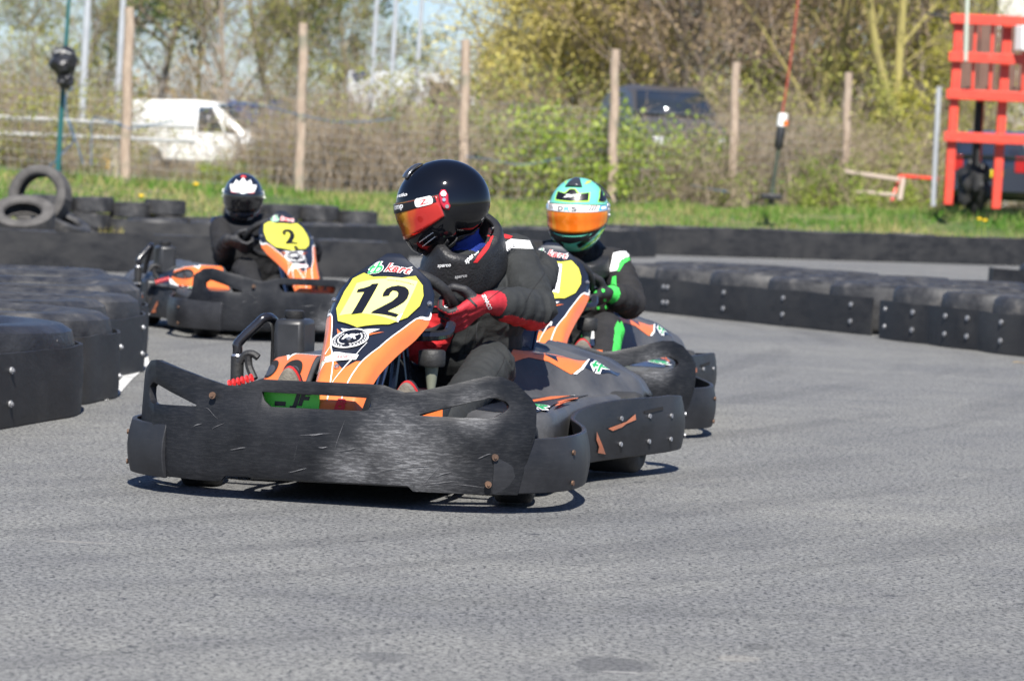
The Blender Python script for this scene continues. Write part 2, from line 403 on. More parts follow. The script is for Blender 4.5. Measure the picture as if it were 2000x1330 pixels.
def tyre_mb(R_, W, ri, n=40, tread=0, m=0):
    """a tyre lying flat, hollow inside, centred on the origin"""
    prof = [(ri, -.30 * W), (ri + .012, -.44 * W), (ri + .3 * (R_ - ri), -.5 * W), (R_ - .22 * (R_ - ri), -.49 * W), (R_ - .05 * (R_ - ri), -.42 * W), (R_, -.28 * W),
            (R_, .28 * W), (R_ - .05 * (R_ - ri), .42 * W), (R_ - .22 * (R_ - ri), .49 * W), (ri + .3 * (R_ - ri), .5 * W), (ri + .012, .44 * W), (ri, .30 * W),
            (ri + .02, .27 * W), (R_ - .28 * (R_ - ri), .36 * W), (R_ - .14 * (R_ - ri), .2 * W), (R_ - .14 * (R_ - ri), -.2 * W), (R_ - .28 * (R_ - ri), -.36 * W), (ri + .02, -.27 * W)]
    mb = MB(); rings = []
    for k in range(n):
        c, s = math.cos(2 * PI * k / n), math.sin(2 * PI * k / n)
        ring = []
        for i, (r, z) in enumerate(prof):
            rr = r
            if tread and i in (5, 6) and k % 2: rr -= tread
            ring.append((rr * c, rr * s, z))
        rings.append(ring)
    rings.append(rings[0]); mb.loft(rings, True, False, m); return mb
def strip(path, z0, z1, th, bulge=.0, nz=4, lean=0):
    """an upright band of real thickness along a plan path [(x,y)]; outside on the left-hand side of travel"""
    mb = MB(); n = len(path); rings = []
    for i, p in enumerate(path):
        a = path[max(i - 1, 0)]; c = path[min(i + 1, n - 1)]
        t = Vector((c[0] - a[0], c[1] - a[1])).normalized(); nx, ny = t.y, -t.x
        zz0 = z0(i / (n - 1)) if callable(z0) else z0; zz1 = z1(i / (n - 1)) if callable(z1) else z1
        ring = []
        for k in range(nz + 1):
            f = k / nz; o = th / 2 + bulge * math.sin(PI * f) + lean * f; ring.append((p[0] + nx * o, p[1] + ny * o, zz0 + (zz1 - zz0) * f))
        for k in range(nz, -1, -1):
            f = k / nz; o = -th / 2 + bulge * math.sin(PI * f) + lean * f; ring.append((p[0] + nx * o, p[1] + ny * o, zz0 + (zz1 - zz0) * f))
        rings.append(ring)
    mb.loft(rings); return mb
def tyre_mesh(name, R_, W, ri, mats, **k):
    o = tyre_mb(R_, W, ri, **k).build(name, mats); return o
BARR_H, BELT_H = .38, .265
def barrier(name, label, centres, Rs, belt_path, group, spots=(), zb=BELT_H, h=BARR_H, rub=RUB, wob=.012):
    """tyres lying flat, a strip of conveyor belt bolted round their outside"""
    rt = empty(name, label, 'tyre barrier', (centres[0][0], centres[0][1], 0), 0, group); o = Vector((centres[0][0], centres[0][1], 0))
    rnd = random.Random(len(label) * 37 + int(centres[0][1] * 100))
    for (x, y), r in zip(centres, Rs):
        t = tyre_mb(r, h * rnd.uniform(.93, 1.0), r * .56, n=44).build('tyre', rub, rt); t.location = Vector((x, y, h / 2)) - o + Vector((0, 0, rnd.uniform(-.01, .004)))
        t.rotation_euler = (rnd.uniform(-.015, .015), rnd.uniform(-.015, .015), rnd.uniform(0, 6))
    if belt_path:
        p = [(q.x - o.x, q.y - o.y) for q in belt_path]
        sdv = rnd.uniform(0, 50)
        strip(p, .004, lambda f: zb + wob * noise.noise(Vector((f * 9, sdv, 0))), .014, bulge=.004).build('belt', BELT, rt, angle=50)
        n = len(p)
        for f in spots:
            i = min(n - 2, max(1, int(f * n))); a, c = p[i - 1], p[i + 1]; t = Vector((c[0] - a[0], c[1] - a[1], 0)).normalized(); nn = Vector((t.y, -t.x, 0))
            for z in (zb * .33, zb * .78):
                q = Vector((p[i][0], p[i][1], z)) + nn * .014; b = MB(); br_ = .018 if group.endswith('bend') else .0135; b.disc(q, nn, br_, .008); b.disc(q + nn * .006, nn, br_ * .5, .010, 6); b.build('bolt', ZINC, rt)
    return rt
def arc(c, r, a0, a1, n=24): return [Vector((c[0] + r * math.cos(a0 + (a1 - a0) * k / n), c[1] + r * math.sin(a0 + (a1 - a0) * k / n), 0)) for k in range(n + 1)]
# left barrier: one big tyre and belt per unit, receding along the inside of the bend
LG = 'belted tyre barriers along the left kerb'
def bp(*q): return smoothpath([Vector((x, y, 0)) for x, y in q], 5)
LU = [([(-2.46, 12.05), (-2.27, 13.08)], [.56, .565], bp((-2.2, 11.3), (-2.03, 11.6), (-1.90, 12.1), (-1.77, 12.7), (-1.69, 13.08), (-1.74, 13.42), (-1.95, 13.62), (-2.3, 13.68)), (.36,), 'nearest belted run of the left barrier, spattered with pale and red specks'),
      ([(-2.235, 14.12)], [.55], bp((-1.95, 13.62), (-1.76, 13.66), (-1.70, 13.95), (-1.665, 14.2), (-1.73, 14.5), (-1.95, 14.68), (-2.3, 14.72)), (.5,), 'second belted unit of the left barrier, beside the lead kart\'s front corner'),
      ([(-2.33, 15.15), (-2.33, 16.02)], [.5, .55], bp((-2.0, 14.85), (-1.90, 15.0), (-1.84, 15.4), (-1.765, 15.95), (-1.80, 16.25), (-1.98, 16.5), (-2.35, 16.6)), (.5,), 'third belted unit of the left barrier, in front of the worn white line'),
      ([(-2.45, 17.1)], [.56], bp((-2.05, 16.65), (-1.92, 16.8), (-1.87, 17.15), (-1.95, 17.5), (-2.15, 17.68), (-2.5, 17.75)), (.5,), 'fourth belted unit of the left barrier, just behind the white line'),
      ([(-2.62, 18.3)], [.56], bp((-2.2, 17.85), (-2.06, 18.1), (-2.05, 18.45), (-2.2, 18.75), (-2.6, 18.9)), (), 'fifth unit of the left barrier, close to the second kart\'s rear wheel'),
      ([(-2.9, 19.5)], [.56], bp((-2.5, 19.05), (-2.33, 19.4), (-2.4, 19.8), (-2.9, 20.1)), (), 'farthest unit of the left barrier, below the distant straight belt')]
for i, (c, r, bpath, sp, lb) in enumerate(LU): barrier('tyre_barrier', lb, c, r, bpath, LG, sp, rub=RUBN if i == 0 else RUB, zb=.275)
# right barrier A and B, each with a row of tyres behind the belt
RG = 'belted tyre barriers on the right of the bend'
def row(p0, p1, n, r, off=0.0):
    d = Vector((p1[0] - p0[0], p1[1] - p0[1])); t = d.normalized(); nn = Vector((-t.y, t.x)); out = []
    for k in range(n):
        f = (k + .5) / n; out.append((p0[0] + d.x * f + nn.x * (r + off), p0[1] + d.y * f + nn.y * (r + off)))
    return out
def wavy(p0, p1, n, amp, m=14):
    d = Vector((p1[0] - p0[0], p1[1] - p0[1])); t = d.normalized(); nn = Vector((-t.y, t.x)); out = []
    for k in range(n * m + 1):
        f = k / (n * m); w_ = amp * (1 - abs(math.sin(PI * f * n))) ; out.append(Vector((p0[0] + d.x * f + nn.x * w_, p0[1] + d.y * f + nn.y * w_, 0)))
    return out
A0, A1 = (.55, 27.1), (2.50, 23.55); B0, B1 = (2.49, 23.2), (3.75, 20.0)
barrier('tyre_barrier', 'long belted barrier face with bright bolt pairs behind the green-helmeted driver', row(A0, A1, 5, .41), [.405] * 5, wavy(A0, A1, 5, .02), RG, (.12, .32, .335, .53, .72, .93), h=.37)
barrier('tyre_barrier', 'belted barrier with scalloped lids at the right edge of the track', row(B0, B1, 5, .38), [.375] * 5, wavy(B0, B1, 5, .05), RG, (.05, .16, .3, .38, .52, .66, .8), h=.38)
barrier('tyre_barrier', 'second row of flat tyre lids directly behind the long bolted barrier', row(A0, A1, 5, .41, .85), [.42] * 5, None, RG, h=.365)
barrier('tyre_barrier', 'third row of tyre lids, pale dusty tops nearest the far road', row((.2, 28.3), (2.7, 25.2), 5, .42, 1.05), [.43] * 5, None, RG, h=.355)
barrier('tyre_barrier', 'tyre lids behind the scalloped barrier at the right edge', row(B0, B1, 5, .38, .8), [.4] * 5, None, RG, h=.35)
C0, C1 = (4.45, 30.6), (6.2, 29.2)
barrier('tyre_barrier', 'short belted barrier with a yellow smear, cut off by the right edge', row(C0, C1, 3, .4), [.4] * 3, [Vector((C0[0] - .06, C0[1] + .55, 0)), Vector((C0[0] - .08, C0[1] + .1, 0))] + wavy(C0, C1, 3, .03), RG, (.3, .6), h=.42, zb=.36)
mb = blob(3.45, 25.2, .16, .05, 0, seed=5); 
for k in range(len(mb.v)): mb.v[k] = (mb.v[k][0], mb.v[k][1], .374)
# straight belts further away
FG = 'far belted barriers'
def far_barrier(label, p0, p1, n, zb, tall, spots, r=.4):
    barrier('tyre_barrier', label, row(p0, p1, n, r), [r * .985] * n, wavy(p0, p1, n, .012, 6), FG, spots, zb=zb, h=tall, wob=.02)
far_barrier('straight belted barrier crossing behind the kart numbered 2', (-5.4, 29.3), (-1.0, 31.6), 6, .345, .35, (), r=.37)
far_barrier('lower belted barrier behind the lead driver\'s helmet', (-2.6, 38.0), (1.9, 45.6), 9, .36, .38, ())
far_barrier('farthest long belted barrier along the foot of the grass bank', (1.45, 46.9), (9.2, 51.2), 11, .40, .42, ())
far_barrier('dark short barrier block beyond the second driver\'s arm', (-4.25, 36.5), (-2.9, 36.6), 2, .35, .40, (), r=.34)
# loose tyres: stacks of two along the foot of the bank
TG = 'car tyres stacked three high along the foot of the grass bank'
def tyre_thing(loc, rot, R_, W, ri, label, group=None, mats=RUB):
    o = tyre_mb(R_, W, ri, n=36, tread=.012).build('tyre', mats); o.location = loc; o.rotation_euler = rot; return tag(o, label, 'tyre', group)
first = None; words = ['leftmost', 'second', 'third', 'fourth', 'fifth', 'sixth', 'seventh', 'eighth', 'ninth', 'tenth']
for k in range(9):
    px = 105 + 74 * k
    for lev in range(3):
        p = aty(px + random.uniform(-6, 6), 420, 42.6 + .15 * k); z = .02 + .205 * lev - (.05 if k % 3 == 2 else 0)
        if k == 4 and lev == 2: continue
        lb = f"{('bottom', 'middle', 'top')[lev]} car tyre of the {words[k]} stack from the left at the foot of the bank"
        if first is None:
            first = tyre_thing((p.x, p.y, z), (random.uniform(-.03, .03), 0, k), .27, .20, .16, lb, TG); o = first
        else:
            o = first.copy(); COL.objects.link(o); o['label'] = lb
            o.location = (p.x + random.uniform(-.02, .02), p.y, z); o.rotation_euler = (random.uniform(-.03, .03), random.uniform(-.03, .03), k)
GREYR = mat('dusty_rubber', (.045, .042, .04), (.09, .085, .08), scale=7, rough=.8, bump=.35, bscale=40, lo=.35, hi=.65)
p = aty(78, 384, 33.4); tyre_thing(p, (R(80), R(4), R(-18)), .315, .20, .205, 'worn car tyre standing upright behind the left barrier', mats=GREYR)
p = aty(45, 425, 32.6); tyre_thing(p, (R(28), R(-10), R(20)), .31, .19, .18, 'dusty car tyre lying tilted against the upright tyre at left', mats=GREYR)
p = aty(118, 440, 33.2); tyre_thing(p, (R(8), R(24), 0), .30, .19, .18, 'dark car tyre half hidden below the upright tyre', mats=RUB)
p = aty(20, 450, 33.5); tyre_thing(p, (0, 0, 0), .31, .2, .18, 'flat car tyre at the bottom of the loose pile at left', mats=RUB)
# fallen leaf on the road
LEAF = mat('dry_leaf', (.6, .38, .06), (.4, .22, .05), scale=30, rough=.7)
c = atz(1992, 711); mb = MB(); mb.add([(-.05, 0, .006), (-.02, .018, .012), (.03, .016, .006), (.055, 0, .014), (.03, -.014, .008), (-.02, -.016, .013)], [(0, 1, 5), (1, 2, 4, 5), (2, 3, 4)])
o = mb.build('fallen_leaf', LEAF, loc=(c.x, c.y, 0), mods=(('SOLIDIFY', dict(thickness=.0015)),)); tag(o, 'yellow dead leaf on the asphalt at the right edge', 'leaf')
# ================================================================ fence
WOODP = mat('weathered_post', (.26, .19, .14), (.44, .35, .27), scale=9, c3=(.20, .19, .14), c3scale=2.5, rough=.9, bump=.4, bscale=25, stretch=(6, 6, .6), lo=.35, hi=.65)
WIRE = mat('galvanised_wire', (.33, .34, .35), rough=.5, metal=.6)
ROPE = mat('blue_rope', (.05, .13, .24), rough=.8)
fx0 = aty(245, 330, 52.5)
fr = empty('wire_fence', 'tall wire mesh fence on round timber posts along the top of the bank', 'fence', (fx0.x, fx0.y, 0)); fo = Vector((fx0.x, fx0.y, 0))
FP = [(-60, 10, 320, 51), (245, 15, 332, 52.5), (585, 46, 364, 54.5), (903, 78, 378, 57), (1195, 97, 387, 59.5), (1430, 122, 398, 61.8), (1650, 142, 398, 64)]
fpts = []
for i, (px, yt, yb, Y) in enumerate(FP):
    a = aty(px, yb, Y); t = aty(px + (yb - yt) * .026, yt, Y); b = Vector((a.x, a.y, min(a.z, bank_z(a.x, a.y)) - .15)); fpts.append((b, t))
    mb = MB(); r = .085; mb.tube([b.lerp(t, q / 9) - fo + Vector((.012 * math.sin(q * 1.7 + i), 0, 0)) for q in range(10)], [r * (1.06 - .014 * q + .03 * math.sin(q * 2.3 + i * 2)) for q in range(10)], 12); mb.build('post', WOODP, fr)
mesh = MB()
for (b0, t0), (b1, t1) in zip(fpts, fpts[1:]):
    z0 = bank_z(b0.x, b0.y); z1 = bank_z(b1.x, b1.y)
    P = lambda u, v: Vector((b0.x + (b1.x - b0.x) * u, b0.y + (b1.y - b0.y) * u + .1, (z0 + (z1 - z0) * u) + v * 1.75)) - fo
    for k in range(13):
        v = k / 12; mesh.tube([P(u / 6, v) - Vector((0, 0, .02 * math.sin(PI * u / 6))) for u in range(7)], .0032, 3, caps=False)
    for k in range(22): mesh.tube([P(k / 22, 0), P(k / 22, 1)], .0028, 3, caps=False)
mesh.build('wire_mesh', WIRE, fr)
def rope(name, label, pts, r=.0075, m=None, cat='rope'):
    P0 = Vector(pts[0]); mb = MB(); mb.tube([Vector(p) - P0 for p in smoothpath(pts, 6)], r, 6); return tag(mb.build(name, m or ROPE, loc=P0), label, cat)
rope('rope', 'blue rope sagging between the two left fence posts above the white van', [aty(x, y, 52.4 + (x - 245) * .006) for x, y in ((255, 250), (330, 238), (420, 208), (500, 205), (590, 226))])
rope('rope', 'blue rope strung from the second fence post towards the dark helmet', [aty(x, y, 54.3 + (x - 585) * .0075) for x, y in ((590, 226), (650, 238), (700, 239), (770, 232))])
rope('rope', 'slack blue rope low in the brambles between the middle fence posts', [aty(x, y, 56.8 + (x - 903) * .008) for x, y in ((908, 306), (960, 312), (1010, 322), (1060, 316), (1105, 308))])
rope('rope', 'blue rope low against the fifth fence post', [aty(x, y, 61) for x, y in ((1350, 362), (1390, 370), (1428, 376))], .012)

# ================================================================ poles and posts
GALV = mat('lamp_post_grey', (.5, .52, .54), (.42, .43, .45), scale=4, rough=.45, metal=.3)
for i, (px0, y0, px1, y1, Y, r, lb) in enumerate(((155, 310, 176, -80, 66, .07, 'slim grey lamp post left of the first timber fence post'), (228, 240, 245, -80, 74, .07, 'slim grey lamp post just left behind the first timber post'),
        (727, 150, 742, -90, 76, .05, 'thin grey lamp post leftmost of the distant three'), (762, 210, 779, -90, 72, .05, 'thin grey lamp post in the middle of the distant three'), (814, 160, 830, -90, 80, .05, 'thin grey lamp post rightmost of the distant three'))):
    b = aty(px0, y0, Y); t = aty(px1, y1, Y); d = (t - b); b2 = b - d * ((b.z - .4) / d.z); t2 = t + d * .5
    mb = MB(); mb.tube([Vector((0, 0, 0)), (t2 - b2) * .5, t2 - b2], [r * 1.15, r, r * .8], 8)
    rt = empty('lamp_post', lb, 'lamp post', b2); mb.build('pole', GALV, rt); q = t2 - b2
    mb = MB(); mb.tube([q + Vector((0, 0, -.05)), q + Vector((-.5, -.3, .25)), q + Vector((-1.0, -.6, .3))], [.045, .04, .035], 6); mb.build('arm', GALV, rt)
    mb = MB(); mb.box(q + Vector((-1.25, -.75, .3)), (.6, .25, .12), .55); mb.build('lantern', GALV, rt, bevel=.03)
# thin silver post by the red tower, slim black marker post with a white and orange cap
mb = MB(); b = aty(1823, 392, 60.5); t = aty(1834, 170, 60.5); mb.tube([Vector((0, 0, -.1)), t - b], .05, 8); tag(mb.build('metal_post', GALV, loc=b), 'bare silver metal post standing left of the red tower', 'post')
BLK = mat('black_plastic', (.012, .012, .013), (.03, .03, .03), scale=12, rough=.45); WHT = mat('white_gloss', (.75, .75, .73), rough=.35); ORG = mat('orange_band', (.8, .16, .02), rough=.45)
b = aty(1506, 388, 54.6); t = aty(1530, 222, 54.6); rt = empty('marker_post', 'slim black post with white cap and orange band before the scrub', 'post', b); d = t - b
mb = MB(); mb.tube([Vector((0, 0, -.1)), d * .25, d * .62], [.04, .035, .03], 8); mb.build('pole', mat('mossy_metal', (.06, .08, .05), (.03, .035, .03), scale=9, rough=.7), rt)
mb = MB(); mb.tube([d * .58, d * .62, d * .8, d * .84], [.05, .075, .075, .06], 10); mb.build('housing', BLK, rt)
mb = MB(); mb.tube([d * .84, d * .85, d * .99, d * 1.0], [.065, .08, .08, .06], 12); mb.build('cap', WHT, rt)
mb = MB(); mb.tube([d * .86 + Vector((.03, -.01, 0)), d * .92 + Vector((.03, -.01, 0))], .07, 10); mb.build('band', ORG, rt)
mb = MB(); mb.box((0, 0, .03), (.34, .3, .1)); mb.build('foot', BLK, rt, bevel=.02)
rope('cord', 'thin red cord running up out of sight from the slim black post', [aty(1528, 222, 54.7), aty(1545, 110, 54.9), aty(1566, -60, 55.2)], .012, mat('red_cord', (.33, .04, .025), rough=.8), 'cord')
# lamp wrapped in black plastic on a teal pole, blue ropes tied to it
TEAL = mat('teal_pole', (.015, .10, .10), rough=.5)
BAG = mat('bin_bag', (.012, .012, .014), (.03, .03, .035), scale=10, rough=.28, bump=.8, bscale=14)
b = aty(113, 322, 50.2); t = aty(140, -80, 50.2); rt = empty('signal_pole', 'teal pole carrying a lamp wrapped in black plastic, at far left', 'pole', b); d = t - b
mb = MB(); mb.tube([Vector((0, 0, -.2)), d * .5, d], [.045, .035, .02], 8); mb.build('pole', TEAL, rt)
def lump(c, rad, seed, amp=.3, n=18):
    mb = MB(); c = Vector(c); rings = []
    for i in range(n + 1):
        th = PI * i / n; ring = []
        for k in range(22):
            ph = 2 * PI * k / 22; v = Vector((math.sin(th) * math.cos(ph), math.sin(th) * math.sin(ph), math.cos(th)))
            r = 1 + amp * noise.noise(v * 2.2 + Vector((seed, 0, 0))) + amp * .4 * noise.noise(v * 6 + Vector((seed, 3, 0)))
            ring.append(c + Vector((v.x * rad[0], v.y * rad[1], v.z * rad[2])) * r)
        rings.append(ring)
    mb.loft(rings, True, True); return mb
c1 = aty(124, 122, 50.0) - b; c2 = aty(128, 158, 50.0) - b
lump(c1, (.20, .18, .225), 3).build('wrapped_lamp', BAG, rt, angle=25); lump(c2, (.125, .12, .13), 8, .4).build('wrapped_neck', BAG, rt, angle=25)
mb = MB(); mb.tube([c1 + Vector((-.12, -.16, .13)), c1 + Vector((0, -.19, .17)), c1 + Vector((.13, -.15, .12))], .012, 6); mb.build('tape', mat('pale_tape', (.4, .4, .38), rough=.5), rt)
rope('rope', 'blue rope tied under the wrapped lamp and run down left to the grass', [aty(x, y, 49.9) for x, y in ((128, 188), (132, 230), (146, 268), (120, 302), (96, 326))])
rope('rope', 'blue rope from the wrapped lamp dropping to the right', [aty(x, y, 49.8) for x, y in ((143, 170), (128, 195), (136, 250), (150, 280), (162, 320))])
rope('rope', 'blue rope looped over the rail beside the first timber post', [aty(x, y, 51.5) for x, y in ((178, 322), (178, 280), (181, 232), (210, 236), (255, 252))])
# rails
RAIL = mat('pale_rail', (.45, .45, .43), (.36, .36, .35), scale=6, rough=.6)
def rail(name, lb, p0, p1, r, m): 
    mb = MB(); mb.tube([Vector((0, 0, 0)), p1 - p0], r, 6); return tag(mb.build(name, m, loc=p0), lb, 'rail')
rail('rail', 'upper pale metal rail at far left behind the teal pole', aty(-60, 226, 53), aty(380, 249, 55), .035, RAIL)
rail('rail', 'lower pale metal rail at far left behind the teal pole', aty(-60, 259, 53), aty(380, 276, 55), .032, RAIL)
WR = mat('grey_timber_rail', (.34, .27, .22), (.42, .35, .29), scale=8, rough=.9, stretch=(1, 8, 8)); RED = mat('red_paint', (.72, .065, .035), (.56, .05, .03), scale=6, rough=.5, bump=.15, bscale=30, c3=(.33, .10, .07), c3scale=9, c3lo=.6, c3hi=.75); 
rb = aty(1655, 338, 63.5); rt = empty('low_barrier', 'low timber and red rail running from the last fence post to the tower', 'barrier rail', rb)
for (x0, y0, x1, y1, m, r) in ((1650, 336, 1757, 352, WR, .045), (1672, 375, 1750, 382, WR, .04), (1757, 345, 1742, 392, RED, .035), (1757, 344, 1832, 350, RED, .035), (1765, 346, 1757, 392, WR, .05)):
    mb = MB(); mb.tube([aty(x0, y0, 62.8) - rb, aty(x1, y1, 62.6) - rb], r, 6); mb.build('bar', m, rt)

# ================================================================ red viewing tower
Y = 57.0
tb = aty(1855, 394, Y); tw = empty('red_tower', 'red timber platform tower with railed upper deck at the right edge', 'tower', (tb.x, tb.y, tb.z - .05)); to = Vector((tb.x, tb.y, tb.z - .05))
KT = Y / FPX
def bar(x0, y0, x1, y1, wd, dp, yy=Y, m=RED, nm='beam'):
    a = aty(x0, y0, yy) - to; c = aty(x1, y1, yy) - to; d = c - a; mb = MB()
    q = d.to_track_quat('Z', 'Y').to_matrix(); mb.box((a + c) / 2, (wd, dp, d.length), rot=q @ Matrix.Rotation(0, 3, 'Z')); return mb.build(nm, m, tw, bevel=.01)
def hb(y0, xs=1850, xe=2160, yy=Y - .16, h=.17, drop=.0405, m=RED, nm='rail'):
    a = aty(xs, y0, yy) - to; c = aty(xe, y0 + (xe - xs) * drop, yy) - to; mb = MB(); mb.box((a + c) / 2, ((c - a).length, .06, h), rz=math.atan2(c.y - a.y, c.x - a.x)); return mb.build(nm, m, tw, bevel=.008)
bar(1851, 400, 1873, 35, .17, .15, nm='post'); bar(1944, 408, 1968, 45, .17, .15, Y + .1, nm='post'); bar(2075, 405, 2095, 40, .17, .15, nm='post')
bar(1905, 385, 1922, 35, .14, .14, Y + 2.2, nm='post'); bar(2120, 400, 2135, 40, .14, .14, Y + 2.2, nm='post')
for y in (37, 111, 184, 267): hb(y, 1857 - (y - 37) * .058)
for x in (1894, 1928, 1992, 2030): bar(x + 4, 190, x + 12, 36, .085, .05, Y - .02, nm='baluster')
PLY = mat('dark_plywood', (.11, .06, .045), (.16, .09, .065), scale=5, rough=.8, stretch=(6, 6, 1))
a = aty(1885, 180, Y + 1.3) - to; c = aty(2150, 188, Y + 1.3) - to; mb = MB(); mb.box((a + c) / 2 + Vector((0, 0, .02)), ((c - a).length, 2.4, .08)); mb.build('deck', PLY, tw)
mb = MB()
for k in range(7):
    x = 1888 + 38 * k; p0 = aty(x, 180, Y + 1.9) - to; p1 = aty(x + 8, 48, Y + 1.9) - to; mb.box((p0 + p1) / 2, (.315, .03, (p1 - p0).length))
mb.build('back_boarding', PLY, tw)
p0 = aty(1990, 60, Y - .28) - to; mb = MB(); mb.box(p0 + Vector((.14, 0, -.13)), (.34, .22, .42), rz=.5); mb.build('control_box', WHT, tw, bevel=.015)
DK = mat('matt_black', (.01, .01, .011), (.022, .022, .022), scale=6, rough=.6, bump=.4, bscale=9)
bar(1912, 200, 1900, 390, .16, .12, Y + 1.0, DK, 'cable_bundle')
mb = MB(); q = aty(1850, 33, Y + .3) - to; mb.box(q + Vector((-.12, 0, .0)), (.5, .03, .04), rot=Matrix.Rotation(R(10), 3, 'Y')); mb.box(q + Vector((-.06, 0, .06)), (.3, .03, .03), rot=Matrix.Rotation(R(-6), 3, 'Y')); mb.build('aerial', BLK, tw)
mb = MB(); q0 = aty(1886, 120, Y - .2) - to; q1 = aty(1890, -20, Y - .2) - to; mb.tube([q0, q1], .035, 8); mb.build('pipe', mat('grey_pipe', (.45, .5, .42), rough=.5), tw)
# dark lump standing in for black hangings and shadow under the tower
o = lump((0, 0, 0), (.26, .3, .42), 21, .5, 16).build('shadow_lump', DK, loc=aty(1903, 362, Y + 1.1)); tag(o, 'dark lump for the hangings and shadow under the red tower', 'dark lump')

# ================================================================ parked vehicles beyond the fence
GLASS = mat('dark_car_glass', (.02, .025, .03), rough=.05, spec=.8); TYR = mat('car_tyre', (.015, .015, .016), rough=.8); ALLOY = mat('alloy_wheel', (.4, .41, .42), rough=.35, metal=.8)
LAMP = mat('headlamp_glass', (.6, .62, .64), rough=.08, coat=1); TAIL = mat('tail_lamp', (.35, .01, .01), rough=.15)
def vehicle(name, label, cat, loc, rz, body, paint, length, width, wheels, wr, wins, extra=()):
    """body: list of stations (x, z_bottom, z_belt, z_top, half width at belt, half width at roof)"""
    rt = empty(name, label, cat, loc, rz); mb = MB(); rings = []
    for (x, zb, zm, zt, wb, wt) in body:
        rings.append([(x, -wb * .96, zb), (x, -wb, (zb + zm) / 2), (x, -wb * .985, zm), (x, -wt, zt - .06), (x, -wt * .85, zt), (x, wt * .85, zt), (x, wt, zt - .06), (x, wb * .985, zm), (x, wb, (zb + zm) / 2), (x, wb * .96, zb)])
    mb.loft(rings, True, True); mb.build('body', paint, rt, angle=30)
    for (sx, pts) in wins:            # side windows / windscreens: polygons in (x, z) on side sx, or explicit 3-D points
        for s in ((-1, 1) if sx == 's' else (1,)):
            mb = MB()
            P = [(x, s * y, z) for x, y, z in pts] if sx == 's' else pts
            mb.add(P, [tuple(range(len(P)))]); mb.build('window', GLASS, rt, mods=(('SOLIDIFY', dict(thickness=.03, offset=0)),))
    for x in wheels:
        for s in (-1, 1):
            mb = MB(); mb.tube([(x, s * (width / 2 - .2), wr), (x, s * (width / 2 - .19), wr), (x, s * (width / 2 + .0), wr), (x, s * (width / 2 + .01), wr)], [wr * .9, wr, wr, wr * .9], 20)
            wh = mb.build('wheel', TYR, rt); mb = MB(); mb.disc((x, s * (width / 2 + .015), wr), (0, 1, 0), wr * .62, .02, 16); mb.build('rim', ALLOY, wh)
    for nm, m_, c_, d_ in extra:
        mb = MB(); mb.box(c_, d_); mb.build(nm, m_, rt, bevel=.015)
    return rt
VW = mat('white_van_paint', (.78, .78, .76), rough=.3, coat=.5)
vY = 93; va = aty(402, 330, vY); gz = .78
van = [(-2.3, .45, 1.0, 1.80, .86, .72), (-2.25, .35, 1.05, 1.92, .92, .80), (-.2, .33, 1.05, 1.97, .93, .82), (.35, .33, 1.06, 1.94, .93, .80), (.9, .33, 1.06, 1.55, .93, .74), (1.35, .33, 1.05, 1.2, .92, .78), (2.05, .35, .9, .98, .88, .74), (2.25, .4, .75, .8, .8, .66)]
vehicle('white_van', 'white panel van parked behind the fence at left, nose to the right', 'van', (va.x, vY, gz), R(-8), [(x * .9, a_, b_, c_, d_, e_) for x, a_, b_, c_, d_, e_ in van], VW, 4.2, 1.9, (-1.35, 1.35), .34,
        (('s', [(-.05, .945, 1.12), (-.05, .85, 1.78), (.32, .84, 1.78), (.68, .925, 1.14)]), ('s', [(.75, .945, 1.12), (.68, .91, 1.36), (1.1, .93, 1.12)]), ('f', [(.46, -.72, 1.86), (.46, .72, 1.86), (1.18, .72, 1.26), (1.18, -.72, 1.26)])),
        (('headlamp', LAMP, (2.1, -.66, .82), (.3, .3, .16)), ('headlamp', LAMP, (2.1, .66, .82), (.3, .3, .16)), ('bumper', BLK, (2.22, 0, .5), (.12, 1.7, .2))))
CAR = mat('grey_car_paint', (.05, .047, .045), rough=.3, coat=.3)
car = [(-1.95, .4, .85, 1.1, .78, .62), (-1.85, .3, .95, 1.35, .84, .66), (-1.3, .25, .98, 1.52, .86, .62), (-.2, .22, .98, 1.55, .87, .63), (.45, .22, .97, 1.42, .87, .62), (1.05, .22, .95, 1.02, .86, .7), (1.75, .25, .82, .88, .82, .66), (2.0, .35, .66, .7, .72, .56)]
wins = (('s', [(-1.2, .87, 1.02), (-1.15, .66, 1.46), (-.25, .665, 1.48), (-.25, .88, 1.02)]), ('s', [(-.2, .88, 1.02), (-.2, .665, 1.48), (.4, .66, 1.38), (.95, .87, 1.02)]), ('f', [(.5, -.58, 1.40), (.5, .58, 1.40), (1.06, .66, 1.04), (1.06, -.66, 1.04)]))
cx = (('headlamp', LAMP, (1.86, -.58, .72), (.24, .32, .14)), ('headlamp', LAMP, (1.86, .58, .72), (.24, .32, .14)), ('bumper', BLK, (1.97, 0, .45), (.12, 1.4, .18)), ('tail_lamp', TAIL, (-1.9, -.6, .9), (.12, .24, .3)), ('tail_lamp', TAIL, (-1.9, .6, .9), (.12, .24, .3)))
p = aty(1292, 290, 68); vehicle('parked_car', 'dark grey people carrier glinting behind the brambles right of the middle fence post', 'car', (p.x, 68, 1.12), R(-76), [(x * .9, a_, b_ * 1.12, c_ * 1.2, d_ * 1.08, e_ * 1.25) for x, a_, b_, c_, d_, e_ in car], CAR, 3.6, 1.85, (-1.15, 1.15), .33,
        (('f', [(.42, -.70, 1.72), (.42, .70, 1.72), (1.0, .82, 1.26), (1.0, -.82, 1.26)]),), cx)
DKB = mat('navy_car_paint', (.015, .02, .035), rough=.22, coat=.8); PLATE = mat('yellow_number_plate', (.75, .58, .02), rough=.4)
